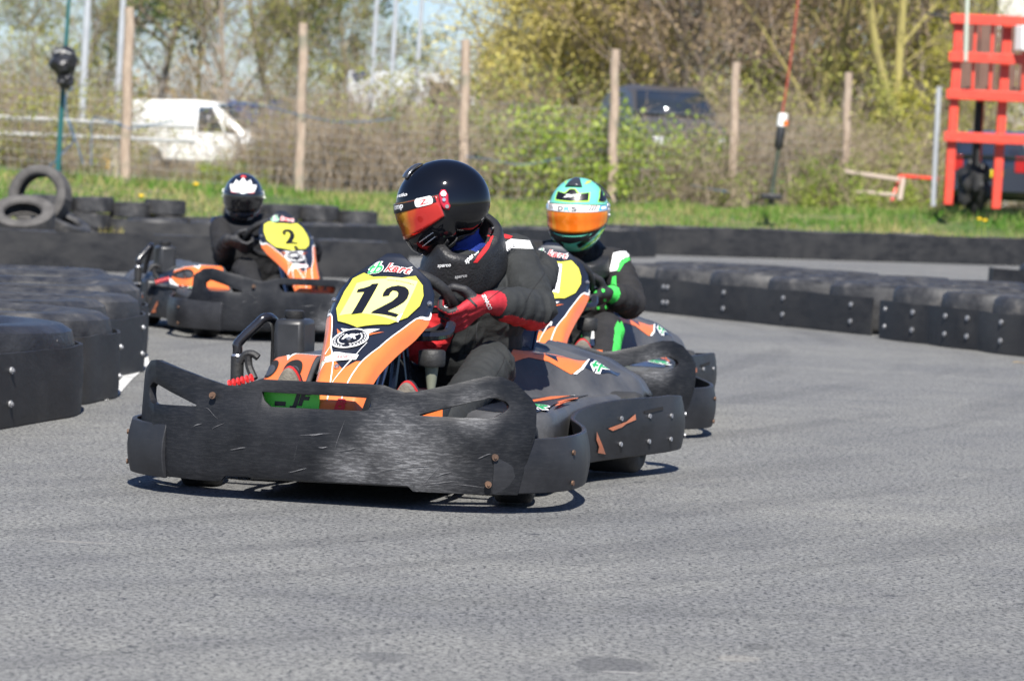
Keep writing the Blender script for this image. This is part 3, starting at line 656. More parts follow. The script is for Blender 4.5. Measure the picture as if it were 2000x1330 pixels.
p = aty(1965, 360, 64); vehicle('parked_car', 'navy car with a yellow number plate parked behind the red tower', 'car', (p.x, 64, .72), R(72), car, DKB, 4.0, 1.75, (-1.25, 1.25), .32, wins + (('f', [(-1.86, -.6, 1.3), (-1.86, .6, 1.3), (-1.96, .7, .98), (-1.96, -.7, .98)]),), cx + (('number_plate', PLATE, (-1.99, 0, .72), (.03, .55, .14)),))
LG_ = mat('pale_grey_paint', (.5, .52, .52), rough=.3, coat=.5); BLU = mat('blue_lorry_paint', (.02, .05, .22), rough=.35)
p = aty(560, 250, 120); vehicle('blue_van', 'dark blue van half hidden in twigs between the two left fence posts', 'van', (p.x, 120, .8), R(5), [(x, a_, b_ * 1.3, c_ * 1.3, d_, e_) for x, a_, b_, c_, d_, e_ in van], BLU, 4.6, 1.9, (-1.5, 1.5), .34, (), ())
p = aty(845, 250, 84); vehicle('camper_van', 'pale grey van almost hidden by twigs left of the third fence post', 'van', (p.x, 84, 1.3), R(4), [(x * .95, a_, b_ * 1.15, c_ * 1.12, d_, e_) for x, a_, b_, c_, d_, e_ in van], LG_, 4.6, 1.9, (-1.5, 1.5), .34, (('s', [(-.15, .935, 1.3), (-.15, .84, 1.95), (.38, .83, 1.95), (.78, .915, 1.3)]),), ())
# white site cabin behind the tower, top right
CAB = mat('cabin_cladding', (.6, .6, .58), (.52, .52, .5), scale=3, rough=.6)
q = aty(2010, 330, 96); rt = empty('site_cabin', 'white site cabin high behind the red tower', 'cabin', (q.x + 1.2, 96, .6)); mb = MB(); mb.box((0, 0, 3.2), (5.2, 4, 6.4)); mb.build('wall', CAB, rt); mb = MB(); mb.box((0, 0, 6.46), (5.5, 4.3, .12)); mb.build('roof', GALV, rt)
mb = MB(); mb.box((-.9, -2.02, 4.6), (1.4, .06, 1.2)); mb.build('window', GLASS, rt)
# small stone-coloured kiosk with a yellow sign by the first post
q = aty(204, 318, 62); rt = empty('utility_cabinet', 'small round-topped pale cabinet with a yellow sign left of the first post', 'cabinet', (q.x, 62, bank_z(q.x, 62)))
mb = MB(); mb.loft([[(.28 * math.cos(t) , -.2 + y, .35 + .28 * math.sin(t)) for t in [PI * k / 12 for k in range(13)]] + [(-.28, -.2 + y, 0), (.28, -.2 + y, 0)] for y in (0, .4)], True, True)
mb.build('housing', mat('pale_concrete', (.42, .36, .28), (.5, .45, .38), scale=9, rough=.9), rt); mb = MB(); mb.box((.05, -.22, .3), (.11, .03, .26)); mb.build('sign', mat('yellow_sign', (.75, .42, .02), rough=.5), rt)

# ================================================================ vegetation
BARK = mat('bark', (.17, .14, .11), (.28, .235, .19), scale=6, rough=.95, bump=.5, bscale=22, stretch=(3, 3, .6), lo=.35, hi=.65)
BARKY = mat('lichen_bark', (.20, .17, .07), (.34, .29, .09), scale=4, rough=.95, bump=.5, bscale=22, stretch=(3, 3, .6), lo=.35, hi=.65)
TWS = leafmat('dry_stems', (.26, .20, .14), (.40, .32, .23), (.55, .46, .34), .8)
TWG = leafmat('twig_bark', (.20, .165, .12), (.32, .265, .19), (.44, .37, .27), .8)
TWR = leafmat('brown_twig_bark', (.22, .16, .12), (.33, .25, .19), (.44, .34, .27), .8)
LF = {'bramble': leafmat('bramble_leaf', (0.102, 0.156, 0.024), (0.216, 0.300, 0.042), (0.396, 0.456, 0.084), 1.3), 'olive': leafmat('budding_leaf', (.15, .165, .035), (.27, .28, .06), (.40, .38, .12), .5),
      'willow': leafmat('willow_leaf', (0.317, 0.260, 0.055), (0.521, 0.446, 0.112), (0.744, 0.650, 0.223), .5), 'pine': leafmat('pine_needles', (0.034, 0.067, 0.026), (0.065, 0.112, 0.037), (0.131, 0.167, 0.065), .8),
      'brown': leafmat('brown_bud', (0.242, 0.167, 0.094), (0.354, 0.260, 0.149), (0.484, 0.372, 0.223), .5), 'ivy': leafmat('ivy_leaf', (0.186, 0.186, 0.028), (0.354, 0.335, 0.055), (0.558, 0.503, 0.112), .7)}
def twigs_np(segs, r0):
    """segs: (n,2,3) -> thin three-sided prisms"""
    segs = np.asarray(segs, float); n = len(segs); d = segs[:, 1] - segs[:, 0]; L_ = np.linalg.norm(d, axis=1, keepdims=True) + 1e-9; d /= L_
    a = np.cross(d, RNG.normal(size=(n, 3))); a /= np.linalg.norm(a, axis=1, keepdims=True) + 1e-9; b = np.cross(d, a)
    r = np.asarray(r0).reshape(-1, 1) * np.ones((n, 1)); V = np.zeros((n, 6, 3))
    for k in range(3):
        c, s = math.cos(2.094 * k), math.sin(2.094 * k); o = (a * c + b * s); V[:, k] = segs[:, 0] + o * r; V[:, 3 + k] = segs[:, 1] + o * r * .6
    F = np.array([[0, 1, 4, 3], [1, 2, 5, 4], [2, 0, 3, 5]]); return V.reshape(-1, 3), (F[None] + 6 * np.arange(n)[:, None, None]).reshape(-1, 4)
def leaves_np(P, size, asp=.55, droop=0):
    P = np.asarray(P, float); n = len(P); a = RNG.normal(size=(n, 3)); a[:, 2] -= droop; a /= np.linalg.norm(a, axis=1, keepdims=True); b = np.cross(a, RNG.normal(size=(n, 3))); b /= np.linalg.norm(b, axis=1, keepdims=True) + 1e-9
    s = size * RNG.uniform(.55, 1.35, (n, 1)); V = np.stack([P, P + a * s * .5 + b * s * asp * .5, P + a * s, P + a * s * .5 - b * s * asp * .5], 1)
    return V.reshape(-1, 3), np.arange(4 * n).reshape(n, 4)
def grow(height, r, lean, levels, nchild, spread, rnd, up=.25, first=.25):
    """returns limb tubes [(pts, radii)], twig segments and tip points"""
    limbs = []; twg = []; tips = []
    def br(p, d, L_, r_, lev):
        n = 4 if lev == 0 else 3; pts = [p]; q = p
        for i in range(n):
            d = (d + Vector((rnd.gauss(0, .14), rnd.gauss(0, .14), rnd.gauss(0, .05) + (up if lev else 0) * .3))).normalized(); q = q + d * (L_ / n); pts.append(q)
        if lev < 2: limbs.append((pts, [r_ * (1 - .6 * i / n) for i in range(n + 1)]))
        else:
            for a, c in zip(pts, pts[1:]): twg.append((a, c, r_))
        if lev >= levels: tips.extend(pts[1:]); return
        for k in range(nchild[lev]):
            f = first + (1 - first) * (k + rnd.random()) / nchild[lev] if lev == 0 else .25 + .75 * rnd.random()
            i = min(n - 1, int(f * n)); b = pts[i].lerp(pts[i + 1], f * n - i); a = rnd.uniform(0, 2 * PI); dd = (pts[i + 1] - pts[i]).normalized()
            o = dd.orthogonal().normalized(); o = Matrix.Rotation(a, 3, dd) @ o; nd = (dd * (1 - spread) + o * spread + Vector((0, 0, up))).normalized()
            br(b, nd, L_ * rnd.uniform(.34, .55) * (1.15 - .5 * f if lev == 0 else 1), max(r_ * .42, .006), lev + 1)
    br(Vector((0, 0, 0)), Vector((lean, 0, 1)).normalized(), height, r, 0); return limbs, twg, tips
def tree_meshes(seed, height, r, kind, nch=(16, 7, 5), leaf=.16, nleaf=6000, lean=0, spread=.62, first=.16, bark=BARK, twig=TWG, up=.25, rleaf=.28, droop=0, fork=None):
    rnd = random.Random(seed); limbs, twg, tips = grow(height, r, lean, 3, nch, spread, rnd, up, first)
    if fork:
        for (dx_, f0, hh) in fork:
            l2, t2, p2 = grow(hh, r * .7, dx_, 3, nch, spread, rnd, up, .2); off = Vector((0, 0, height * f0))
            limbs += [([p + off for p in a], b) for a, b in l2]; twg += [(a + off, c + off, q) for a, c, q in t2]; tips += [p + off for p in p2]
    mb = MB()
    for pts, rr in limbs: mb.tube(pts, rr, 7)
    V1, F1 = twigs_np([(tuple(a), tuple(c)) for a, c, _ in twg], [max(q, .008) for _, _, q in twg])
    T = np.array([tuple(t) for t in tips]); idx = RNG.integers(0, len(T), nleaf); P = T[idx] + RNG.normal(0, rleaf, (nleaf, 3)); V2, F2 = leaves_np(P, leaf, .6, droop)
    return mb, (np.vstack([V1, V2]), np.vstack([F1, F2 + len(V1)]), np.r_[np.zeros(len(F1)), np.ones(len(F2))], [twig, LF[kind]]), bark
TREES = {}
def tree(px, Y, label, key, group='trees beyond the fence', rz=0, sc=1, base_z=.5, cat='tree', nm='tree', **kw):
    p = aty(px, 350, Y); rt = empty(nm, label, cat, (p.x, Y, base_z), rz, group); rt.scale = (sc, sc, sc)
    if key not in TREES:
        mb, (V, F, mi, ms), bark = tree_meshes(**kw); t = mb.build('trunk', bark, rt); c = rawmesh('crown', V, F, ms, rt, mi); TREES[key] = (t.data, c.data)
    else:
        for nm_, me in zip(('trunk', 'crown'), TREES[key]):
            o = bpy.data.objects.new(nm_, me); COL.objects.link(o); o.parent = rt
    return rt
tree(1742, 78, 'yellow lichened tree forking low behind the last fence post', 'forked', sc=1, seed=4, height=2.2, r=.17, kind='ivy', nch=(5, 5, 4), nleaf=7000, leaf=.11, bark=BARKY, rleaf=.3, fork=((-.32, .95, 7), (.2, .95, 8)), spread=.5)
tree(1085, 84, 'broad yellow-green willow in the middle behind the fence', 'willow', sc=.9, seed=9, height=8.0, r=.13, kind='willow', nch=(34, 9, 5), nleaf=26000, leaf=.11, spread=.72, first=.06, rleaf=.22, bark=BARKY, twig=TWG)
tree(1185, 92, 'second yellow-green willow just right of the broad one', 'willow', rz=2.1, sc=.85)
tree(1000, 90, 'smaller willow at the edge of the sky gap', 'willow', rz=4.0, sc=.5)
tree(1240, 88, 'brown budding tree behind the middle fence post', 'brown', seed=15, height=9, r=.10, kind='brown', nch=(34, 9, 5), nleaf=12000, leaf=.1, spread=.55, first=.06, twig=TWR, rleaf=.25)
tree(1360, 82, 'brown budding tree above the dark people carrier', 'brown', rz=1.2, sc=1.05)
tree(1470, 94, 'brown budding tree left of the yellow-banded trunk', 'brown', rz=2.9, sc=1.1)
tree(1582, 80, 'slender tree with a yellow band of lichen right of the red cord', 'slim', seed=22, height=9, r=.09, kind='brown', nch=(24, 7, 5), nleaf=5500, leaf=.1, bark=BARKY, twig=TWR, spread=.55, first=.12)
tree(1660, 96, 'ivy-clad tree behind the slender lichened trunk', 'ivy', seed=31, height=9, r=.13, kind='ivy', nch=(30, 8, 5), nleaf=17000, leaf=.12, first=.05, bark=BARK, twig=TWG)
tree(1800, 92, 'ivy-clad tree between the forked tree and the tower', 'ivy', rz=1.5, sc=.95)
tree(1900, 104, 'ivy-clad tree behind the red tower', 'ivy', rz=3.5, sc=.9)
tree(1950, 86, 'low ivy-clad tree hiding the foot of the white cabin', 'ivy', rz=2.2, sc=.45)
tree(1540, 100, 'ivy-clad tree between the two brown trees and the forked one', 'ivy', rz=.6, sc=.85)
tree(1400, 104, 'ivy-clad tree far behind the dark people carrier', 'ivy', rz=5.2, sc=.8)
tree(320, 104, 'tall pine with dark needle clumps left of the sky gap', 'pine', seed=41, height=11, r=.13, kind='pine', nch=(15, 5, 4), nleaf=6500, leaf=.2, spread=.78, first=.22, twig=TWR, rleaf=.13)
tree(500, 106, 'dark pine above the white van\'s bonnet', 'pine', rz=3.4, sc=1.0)
tree(430, 100, 'olive budding tree right of the tall pine', 'olive', seed=52, height=8.5, r=.09, kind='olive', nch=(24, 8, 5), nleaf=7000, leaf=.10, spread=.55, first=.10, twig=TWG)
tree(600, 98, 'olive budding tree behind the second timber post', 'olive', rz=1.3, sc=.62)
tree(60, 96, 'olive budding tree at the far left edge', 'olive', rz=2.6, sc=.55)
tree(150, 92, 'olive budding tree behind the wrapped lamp', 'olive', rz=4.4, sc=.55)
tree(385, 118, 'slender bare tree above the white van', 'slim', rz=1.9, sc=.8)
tree(205, 116, 'dark pine behind the first timber post', 'pine', rz=2, sc=.8)
tree(672, 116, 'small dark pine left of the thin lamp posts', 'pine', rz=5, sc=.72)
tree(575, 118, 'slender bare tree between the pines', 'slim', rz=3.1, sc=.6)
tree(800, 104, 'small bare tree under the open sky gap', 'slim', rz=4.1, sc=.3)
tree(870, 100, 'low bare tree right of the thin lamp posts', 'slim', rz=5.1, sc=.34)
tree(715, 96, 'short olive tree beside the lamp posts', 'olive', rz=5.6, sc=.5)

# scrub along the fence: each bush has its own stems and leaves
BUSH = {}
def bush_meshes(key, seed, w_, h, ntw, nlf, kind, leaf, twig=TWG):
    rnd = np.random.default_rng(seed); segs = []; rr = []; tips = []
    for i in range(ntw):
        b = np.array([rnd.normal(0, w_ * .42), rnd.normal(0, w_ * .3), 0]); L_ = h * rnd.uniform(.35, 1.0); d = np.array([rnd.normal(0, .28), rnd.normal(0, .28), 1.0]); q = b
        for s in range(4):
            d = d + np.array([rnd.normal(0, .22), rnd.normal(0, .22), -.10 * s]); d /= np.linalg.norm(d); e = q + d * L_ / 4; segs.append((q, e)); rr.append(.011 * (1 - .17 * s) * rnd.uniform(.6, 1.5)); 
            if s > 0:
                for _ in range(2):
                    t = q + (e - q) * rnd.random(); o = d * .6 + rnd.normal(0, .6, 3); e2 = t + o / np.linalg.norm(o) * L_ * rnd.uniform(.1, .24); segs.append((t, e2)); rr.append(.005); tips.append(e2)
            tips.append(e); q = e
    V1, F1 = twigs_np(segs, rr); T = np.array(tips); cl = T[rnd.integers(0, len(T), max(6, nlf // 60))]
    P = cl[rnd.integers(0, len(cl), nlf)] + rnd.normal(0, .17, (nlf, 3)); P[:, 2] = np.abs(P[:, 2]); V2, F2 = leaves_np(P, leaf, .7)
    return (V1, F1, twig), (V2, F2, LF[kind])
BUSHK = {'bare': (1, 1.7, 1.9, 300, 900, 'bramble', .06, TWS), 'bare2': (2, 1.8, 2.3, 300, 800, 'olive', .06, TWS), 'bramble': (3, 2.2, 1.7, 240, 9500, 'bramble', .085, TWS), 'green': (4, 2.2, 1.5, 220, 7500, 'bramble', .08, TWS), 'olive': (5, 2.2, 2.5, 260, 4600, 'olive', .075, TWS)}
def bush(x, Y, key, label, rz, sc):
    rt = empty('bush', label, 'bush', (x, Y, bank_z(x, Y) - .05), rz, 'bushes along the fence'); rt.scale = (sc, sc, sc)
    if key not in BUSH:
        (V1, F1, t), (V2, F2, l) = bush_meshes(key, *BUSHK[key]); BUSH[key] = (rawmesh('stems', V1, F1, t, rt).data, rawmesh('foliage', V2, F2, l, rt).data)
    else:
        for nm_, me in zip(('stems', 'foliage'), BUSH[key]): o = bpy.data.objects.new(nm_, me); COL.objects.link(o); o.parent = rt
BL = [(-20, 54, 'olive', .8, 'olive-leaved bush at the far left edge'), (70, 56, 'bare', .75, 'low bare bush below the teal pole'), (140, 58, 'olive', .6, 'olive bush behind the blue ropes'), (300, 55.5, 'bare', .34, 'low bare bush under the white van\'s rear wheel'),
      (390, 57, 'bare', .36, 'low brown bush in front of the white van\'s door'), (455, 56.5, 'bramble', .36, 'small bramble in front of the white van\'s bonnet'), (560, 57, 'bare2', .7, 'tall brown scrub left of the second post'), (548, 63, 'olive', .5, 'low olive bush before the blue van'), (640, 57.5, 'bare2', 1.0, 'tall brown scrub right of the second post'),
      (705, 58.5, 'bare', 1.05, 'dense brown scrub midway between second and third posts'), (680, 66, 'olive', 1.05, 'olive scrub behind the dense brown thicket'), (775, 59, 'bare2', 1.0, 'brown scrub above the dark helmet'), (835, 62, 'olive', .7, 'olive scrub in front of the pale van'), (865, 60, 'bare', .95, 'brown scrub left of the third post'),
      (945, 60.5, 'bare', .95, 'brown scrub right of the third post'), (990, 61, 'bramble', 1.0, 'green bramble mound between third and middle posts'), (1075, 61.5, 'bramble', .95, 'big green bramble above the green helmet'), (1130, 60.8, 'green', 1.0, 'bright green bramble left of the middle post'), (1030, 66, 'olive', 1.05, 'olive scrub behind the green mound'),
      (1175, 62, 'bramble', .85, 'green bramble wrapped round the middle post'), (1265, 62.5, 'bramble', .85, 'green bramble in front of the dark people carrier'), (1325, 63, 'green', .78, 'low green bramble below the dark people carrier\'s lamp'), (1330, 61.5, 'bare2', .62, 'tall pale stems in front of the dark people carrier'), (1225, 62.2, 'green', .82, 'bright green bramble at the left end of the dark people carrier'), (1240, 61, 'bare', .75, 'brown stems at the foot of the middle post'), (1385, 64, 'bare2', .62, 'pale dead scrub left of the fifth post'),
      (1455, 64, 'bare2', 1.0, 'pale dead scrub right of the fifth post'), (1510, 65, 'bare', 1.1, 'dead scrub behind the slim black post'), (1575, 65.5, 'bare2', 1.0, 'dead scrub between black post and last fence post'), (1620, 63.5, 'green', .75, 'small green bush left of the last fence post'), (1690, 67, 'bramble', .9, 'green bush behind the low timber rail'),
      (1765, 68, 'olive', .85, 'olive bush behind the red rail'), (1700, 74, 'ol2', .0, ''), (1560, 72, 'olive', 1.1, 'tall olive scrub behind the dead stems'), (1430, 74, 'olive', .95, 'olive scrub right of the people carrier'), (1110, 76, 'olive', 1.1, 'tall olive scrub under the willow'), (920, 74, 'bare2', 1.2, 'tall brown scrub left of the willow'), (1820, 80, 'olive', 1.2, 'tall olive bush beyond the silver post'), (30, 72, 'olive', 1.15, 'tall olive scrub behind the left rails'), (125, 74, 'bare2', 1.2, 'tall grey scrub behind the wrapped lamp'), (225, 88, 'olive', .8, 'tall olive scrub behind the van\'s tail'), (600, 80, 'bare2', 1.3, 'tall grey scrub behind the second post'), (740, 82, 'bare2', 1.2, 'tall grey scrub below the lamp posts'), (1950, 82, 'olive', 1.3, 'tall olive bush behind the navy car')]
for i, (px, Y, k, sc, lb) in enumerate(BL):
    if not lb: continue
    bush(aty(px, 350, Y).x, Y, k, lb, random.uniform(0, 6), sc * (random.uniform(.8, 1.25) if 540 < px else random.uniform(.85, 1.05)))
# far wood that reads as one mass
rg = np.random.default_rng(77); n = 2600; xs = rg.uniform(-34, 34, n); ys = rg.uniform(125, 150, n); hs = rg.uniform(1.5, 3.6, n) * (.75 + .4 * np.sin(xs * .35) ** 2)
hs *= np.clip(np.abs(xs + 3.2) / 5, .55, 1) * (1 + 1.3 * np.clip((xs - 1) / 4, 0, 1))
segs = []; tp = []
for x, y, h in zip(xs, ys, hs):
    q = np.array([x, y, .5]); segs.append((q, q + [rg.normal(0, .3), 0, h])); 
    for k in range(5):
        f = rg.uniform(.3, 1); b = q + np.array([0, 0, h * f]); e = b + np.array([rg.normal(0, .7), rg.normal(0, .5), rg.uniform(.3, 1.3)]); segs.append((b, e)); tp.append(e)
V1, F1 = twigs_np(segs, .022); T = np.array(tp); P = T[rg.integers(0, len(T), 30000)] + rg.normal(0, .3, (30000, 3)); V2, F2 = leaves_np(P, .2, .7)
tag(rawmesh('distant_wood', np.vstack([V1, V2]), np.vstack([F1, F2 + len(V1)]), [TWG, LF['brown']], None, np.r_[np.zeros(len(F1)), np.ones(len(F2))]), 'far grey-brown wood filling the horizon behind the trees', 'wood', kind='stuff')
# dandelions
DAND = mat('dandelion', (.85, .55, .01), rough=.7)
for i, (px, py, lb) in enumerate(((276, 383, 'single dandelion above the tyre stacks at left'), (383, 360, 'dandelion in the grass left of the second driver\'s helmet'), (1913, 428, 'dandelion in the grass under the red tower'), (1924, 431, 'dandelion beside its twin under the red tower'), (1925, 472, 'dandelion at the top of the far belt on the right'))):
    Y = 49 if i < 2 else 54.5
    p = aty(px, py, Y); rt = empty('dandelion', lb, 'flower', p, 0, 'dandelions on the bank'); mb = MB(); mb.tube([(0, 0, -.02), (0, 0, 0), (0, 0, .02)], [.02, .045, .02], 9); mb.build('flower_head', DAND, rt); mb = MB(); mb.tube([(0, 0, -.25), (0, 0, -.02)], .006, 5); mb.build('stem', LF['bramble'], rt)
# ================================================================ karts.  Kart measures: a forward, b to the driver's left, z up (unit = KU metres)
KU = 1.0 / .87
def kv(p): return Vector((p[1] * KU, -p[0] * KU, p[2] * KU))
def scuffed(name, c1, c2, c3, stretch, worn_glints=(), rough=.42, amt=1.0):
    """black moulded plastic, scratched along its length, with rubbed pale areas where it has been hit, some with sun glint painted in"""
    M = bpy.data.materials.new(name); M.use_nodes = True; n = M.node_tree; N = n.nodes; L = n.links; b = N['Principled BSDF']; b.inputs['Specular IOR Level'].default_value = .3
    tc = N.new('ShaderNodeTexCoord'); P = tc.outputs['Object']
    mp = N.new('ShaderNodeMapping'); mp.inputs['Scale'].default_value = stretch; mp.inputs['Rotation'].default_value = (0, .06, 0); L.new(P, mp.inputs[0])
    def noi(sc, det, vec, ro=.6):
        t = N.new('ShaderNodeTexNoise'); t.inputs['Scale'].default_value = sc; t.inputs['Detail'].default_value = det; t.inputs['Roughness'].default_value = ro; L.new(vec, t.inputs['Vector']); return t.outputs['Fac']
    def mr(f, a, b_, c=0, d=1):
        q = N.new('ShaderNodeMapRange'); q.inputs[1].default_value = a; q.inputs[2].default_value = b_; q.inputs[3].default_value = c; q.inputs[4].default_value = d; L.new(f, q.inputs[0]); return q.outputs[0]
    def mth(op, x, y):
        q = N.new('ShaderNodeMath'); q.operation = op
        for i, v in enumerate((x, y)):
            if isinstance(v, (int, float)): q.inputs[i].default_value = v
            else: L.new(v, q.inputs[i])
        return q.outputs[0]
    base = mr(noi(4.5, 5, P, .6), .35, .72)
    mx = N.new('ShaderNodeMix'); mx.data_type = 'RGBA'; L.new(base, mx.inputs['Factor']); mx.inputs['A'].default_value = (*c1, 1); mx.inputs['B'].default_value = (*c2, 1)
    zone = mr(noi(2.6, 4, P), .56, .92)
    for (c, r) in worn_glints:
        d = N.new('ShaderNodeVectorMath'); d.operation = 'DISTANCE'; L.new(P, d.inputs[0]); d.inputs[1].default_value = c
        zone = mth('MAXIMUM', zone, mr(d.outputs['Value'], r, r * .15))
    mp2 = N.new('ShaderNodeMapping'); mp2.inputs['Scale'].default_value = tuple(s * 1.4 for s in stretch); mp2.inputs['Rotation'].default_value = (0, -.09, 0); L.new(P, mp2.inputs[0])
    fine = mr(noi(11, 9, mp2.outputs[0], .74), .47, .70)
    f = mth('MULTIPLY', mth('ADD', mth('MULTIPLY', mth('POWER', zone, 1.4), mth('ADD', mth('MULTIPLY', fine, .75), .22)), mth('MULTIPLY', fine, .05)), amt)
    mx2 = N.new('ShaderNodeMix'); mx2.data_type = 'RGBA'; L.new(f, mx2.inputs['Factor']); L.new(mx.outputs['Result'], mx2.inputs['A']); mx2.inputs['B'].default_value = (*c3, 1)
    L.new(mx2.outputs['Result'], b.inputs['Base Color']); L.new(mr(base, 0, 1, rough - .08, rough + .18), b.inputs['Roughness'])
    bp = N.new('ShaderNodeBump'); bp.inputs['Strength'].default_value = .10; bp.inputs['Distance'].default_value = .002; L.new(fine, bp.inputs['Height']); L.new(bp.outputs[0], b.inputs['Normal'])
    return M
BUMP = scuffed('scuffed_black_plastic', (.005, .0055, .007), (.013, .014, .017), (.40, .40, .41), (2.2, 2.2, 13.0), (((.27, -.98, .13), .21), ((.22, -.98, .20), .16), ((.10, -.98, .10), .13), ((.46, -.95, .30), .10)), amt=.66)  # pale spots mix rub wear with the sun's glint painted into the colour
BUMPS = scuffed('scuffed_side_plastic', (.011, .0115, .0135), (.03, .031, .035), (.24, .24, .245), (1.1, 1.1, 7), (), .42, .55)
PODM = scuffed('faded_grey_plastic', (.038, .039, .042), (.085, .086, .09), (.24, .24, .245), (3, 3, 4), (), .42, .6)
NAVY = mat('navy_panel_vinyl', (.008, .010, .017), (.014, .017, .026), scale=5, rough=.28, coat=.25, c3=(.05, .05, .055), c3scale=9, c3lo=.62, c3hi=.8)
ORANGE = mat('orange_vinyl', (.72, .165, .04), (.64, .14, .035), scale=6, rough=.35, coat=.2, c3=(.35, .11, .04), c3scale=14, c3lo=.64, c3hi=.8)
YELLOW = mat('yellow_plate_vinyl', (.55, .53, .065), (.51, .49, .055), scale=5, rough=.4, coat=.15)
PALE = mat('pale_yellow_sticker', (.71, .68, .24), (.67, .64, .21), scale=5, rough=.4, coat=.15)
WHITE = mat('white_vinyl', (.76, .76, .75), rough=.4); GREEN = mat('green_vinyl', (.02, .30, .09), rough=.4); REDV = mat('red_vinyl', (.66, .03, .03), rough=.4)
BLACKV = mat('black_vinyl', (.006, .006, .008), rough=.35); LIME = mat('lime_sticker', (.10, .62, .05), rough=.4); MINT = mat('mint_sticker', (.35, .55, .42), rough=.4)
GLOSSB = mat('gloss_black_paint', (.008, .008, .010), (.015, .015, .018), scale=8, rough=.22, coat=.4)
SEATM = mat('seat_shell', (.012, .016, .035), (.018, .024, .05), scale=5, rough=.22, coat=.5); STEEL = mat('bright_steel', (.55, .55, .56), rough=.3, metal=.9)
RUST = mat('rusty_screw', (.16, .09, .055), (.08, .05, .035), scale=40, rough=.7, metal=.3); SLICK = mat('kart_tyre', (.012, .012, .013), (.03, .03, .03), scale=12, rough=.7, bump=.3, bscale=50)
TANK = mat('black_fuel_tank', (.016, .017, .019), (.028, .029, .032), scale=9, rough=.42); DARK = mat('dark_hollow', (.004, .004, .005), rough=.9); RIMM = mat('kart_rim', (.12, .12, .125), rough=.4, metal=.7)
FOAM = mat('rubber_grip', (.010, .010, .011), (.02, .02, .02), scale=30, rough=.6, bump=.2, bscale=120)

def plan_a(b):
    b = abs(b - .01); return interp(b, [(0, .852), (.15, .852), (.27, .846), (.36, .832), (.44, .802), (.50, .762), (.545, .705), (.58, .63), (.60, .55)])
ZT = [(-.578, .19), (-.562, .225), (-.556, .31), (-.548, .325), (-.515, .352), (-.49, .356), (-.40, .335), (-.27, .302), (-.23, .303), (-.185, .318), (-.16, .322), (.12, .322), (.16, .320), (.185, .312), (.215, .304), (.25, .308), (.34, .330), (.42, .352), (.455, .352), (.49, .336), (.525, .298), (.538, .275), (.54, .22), (.545, .19)]
ZB = [(-.58, .055), (-.30, .050), (-.275, .052), (-.262, .066), (.23, .064), (.245, .050), (.60, .046)]
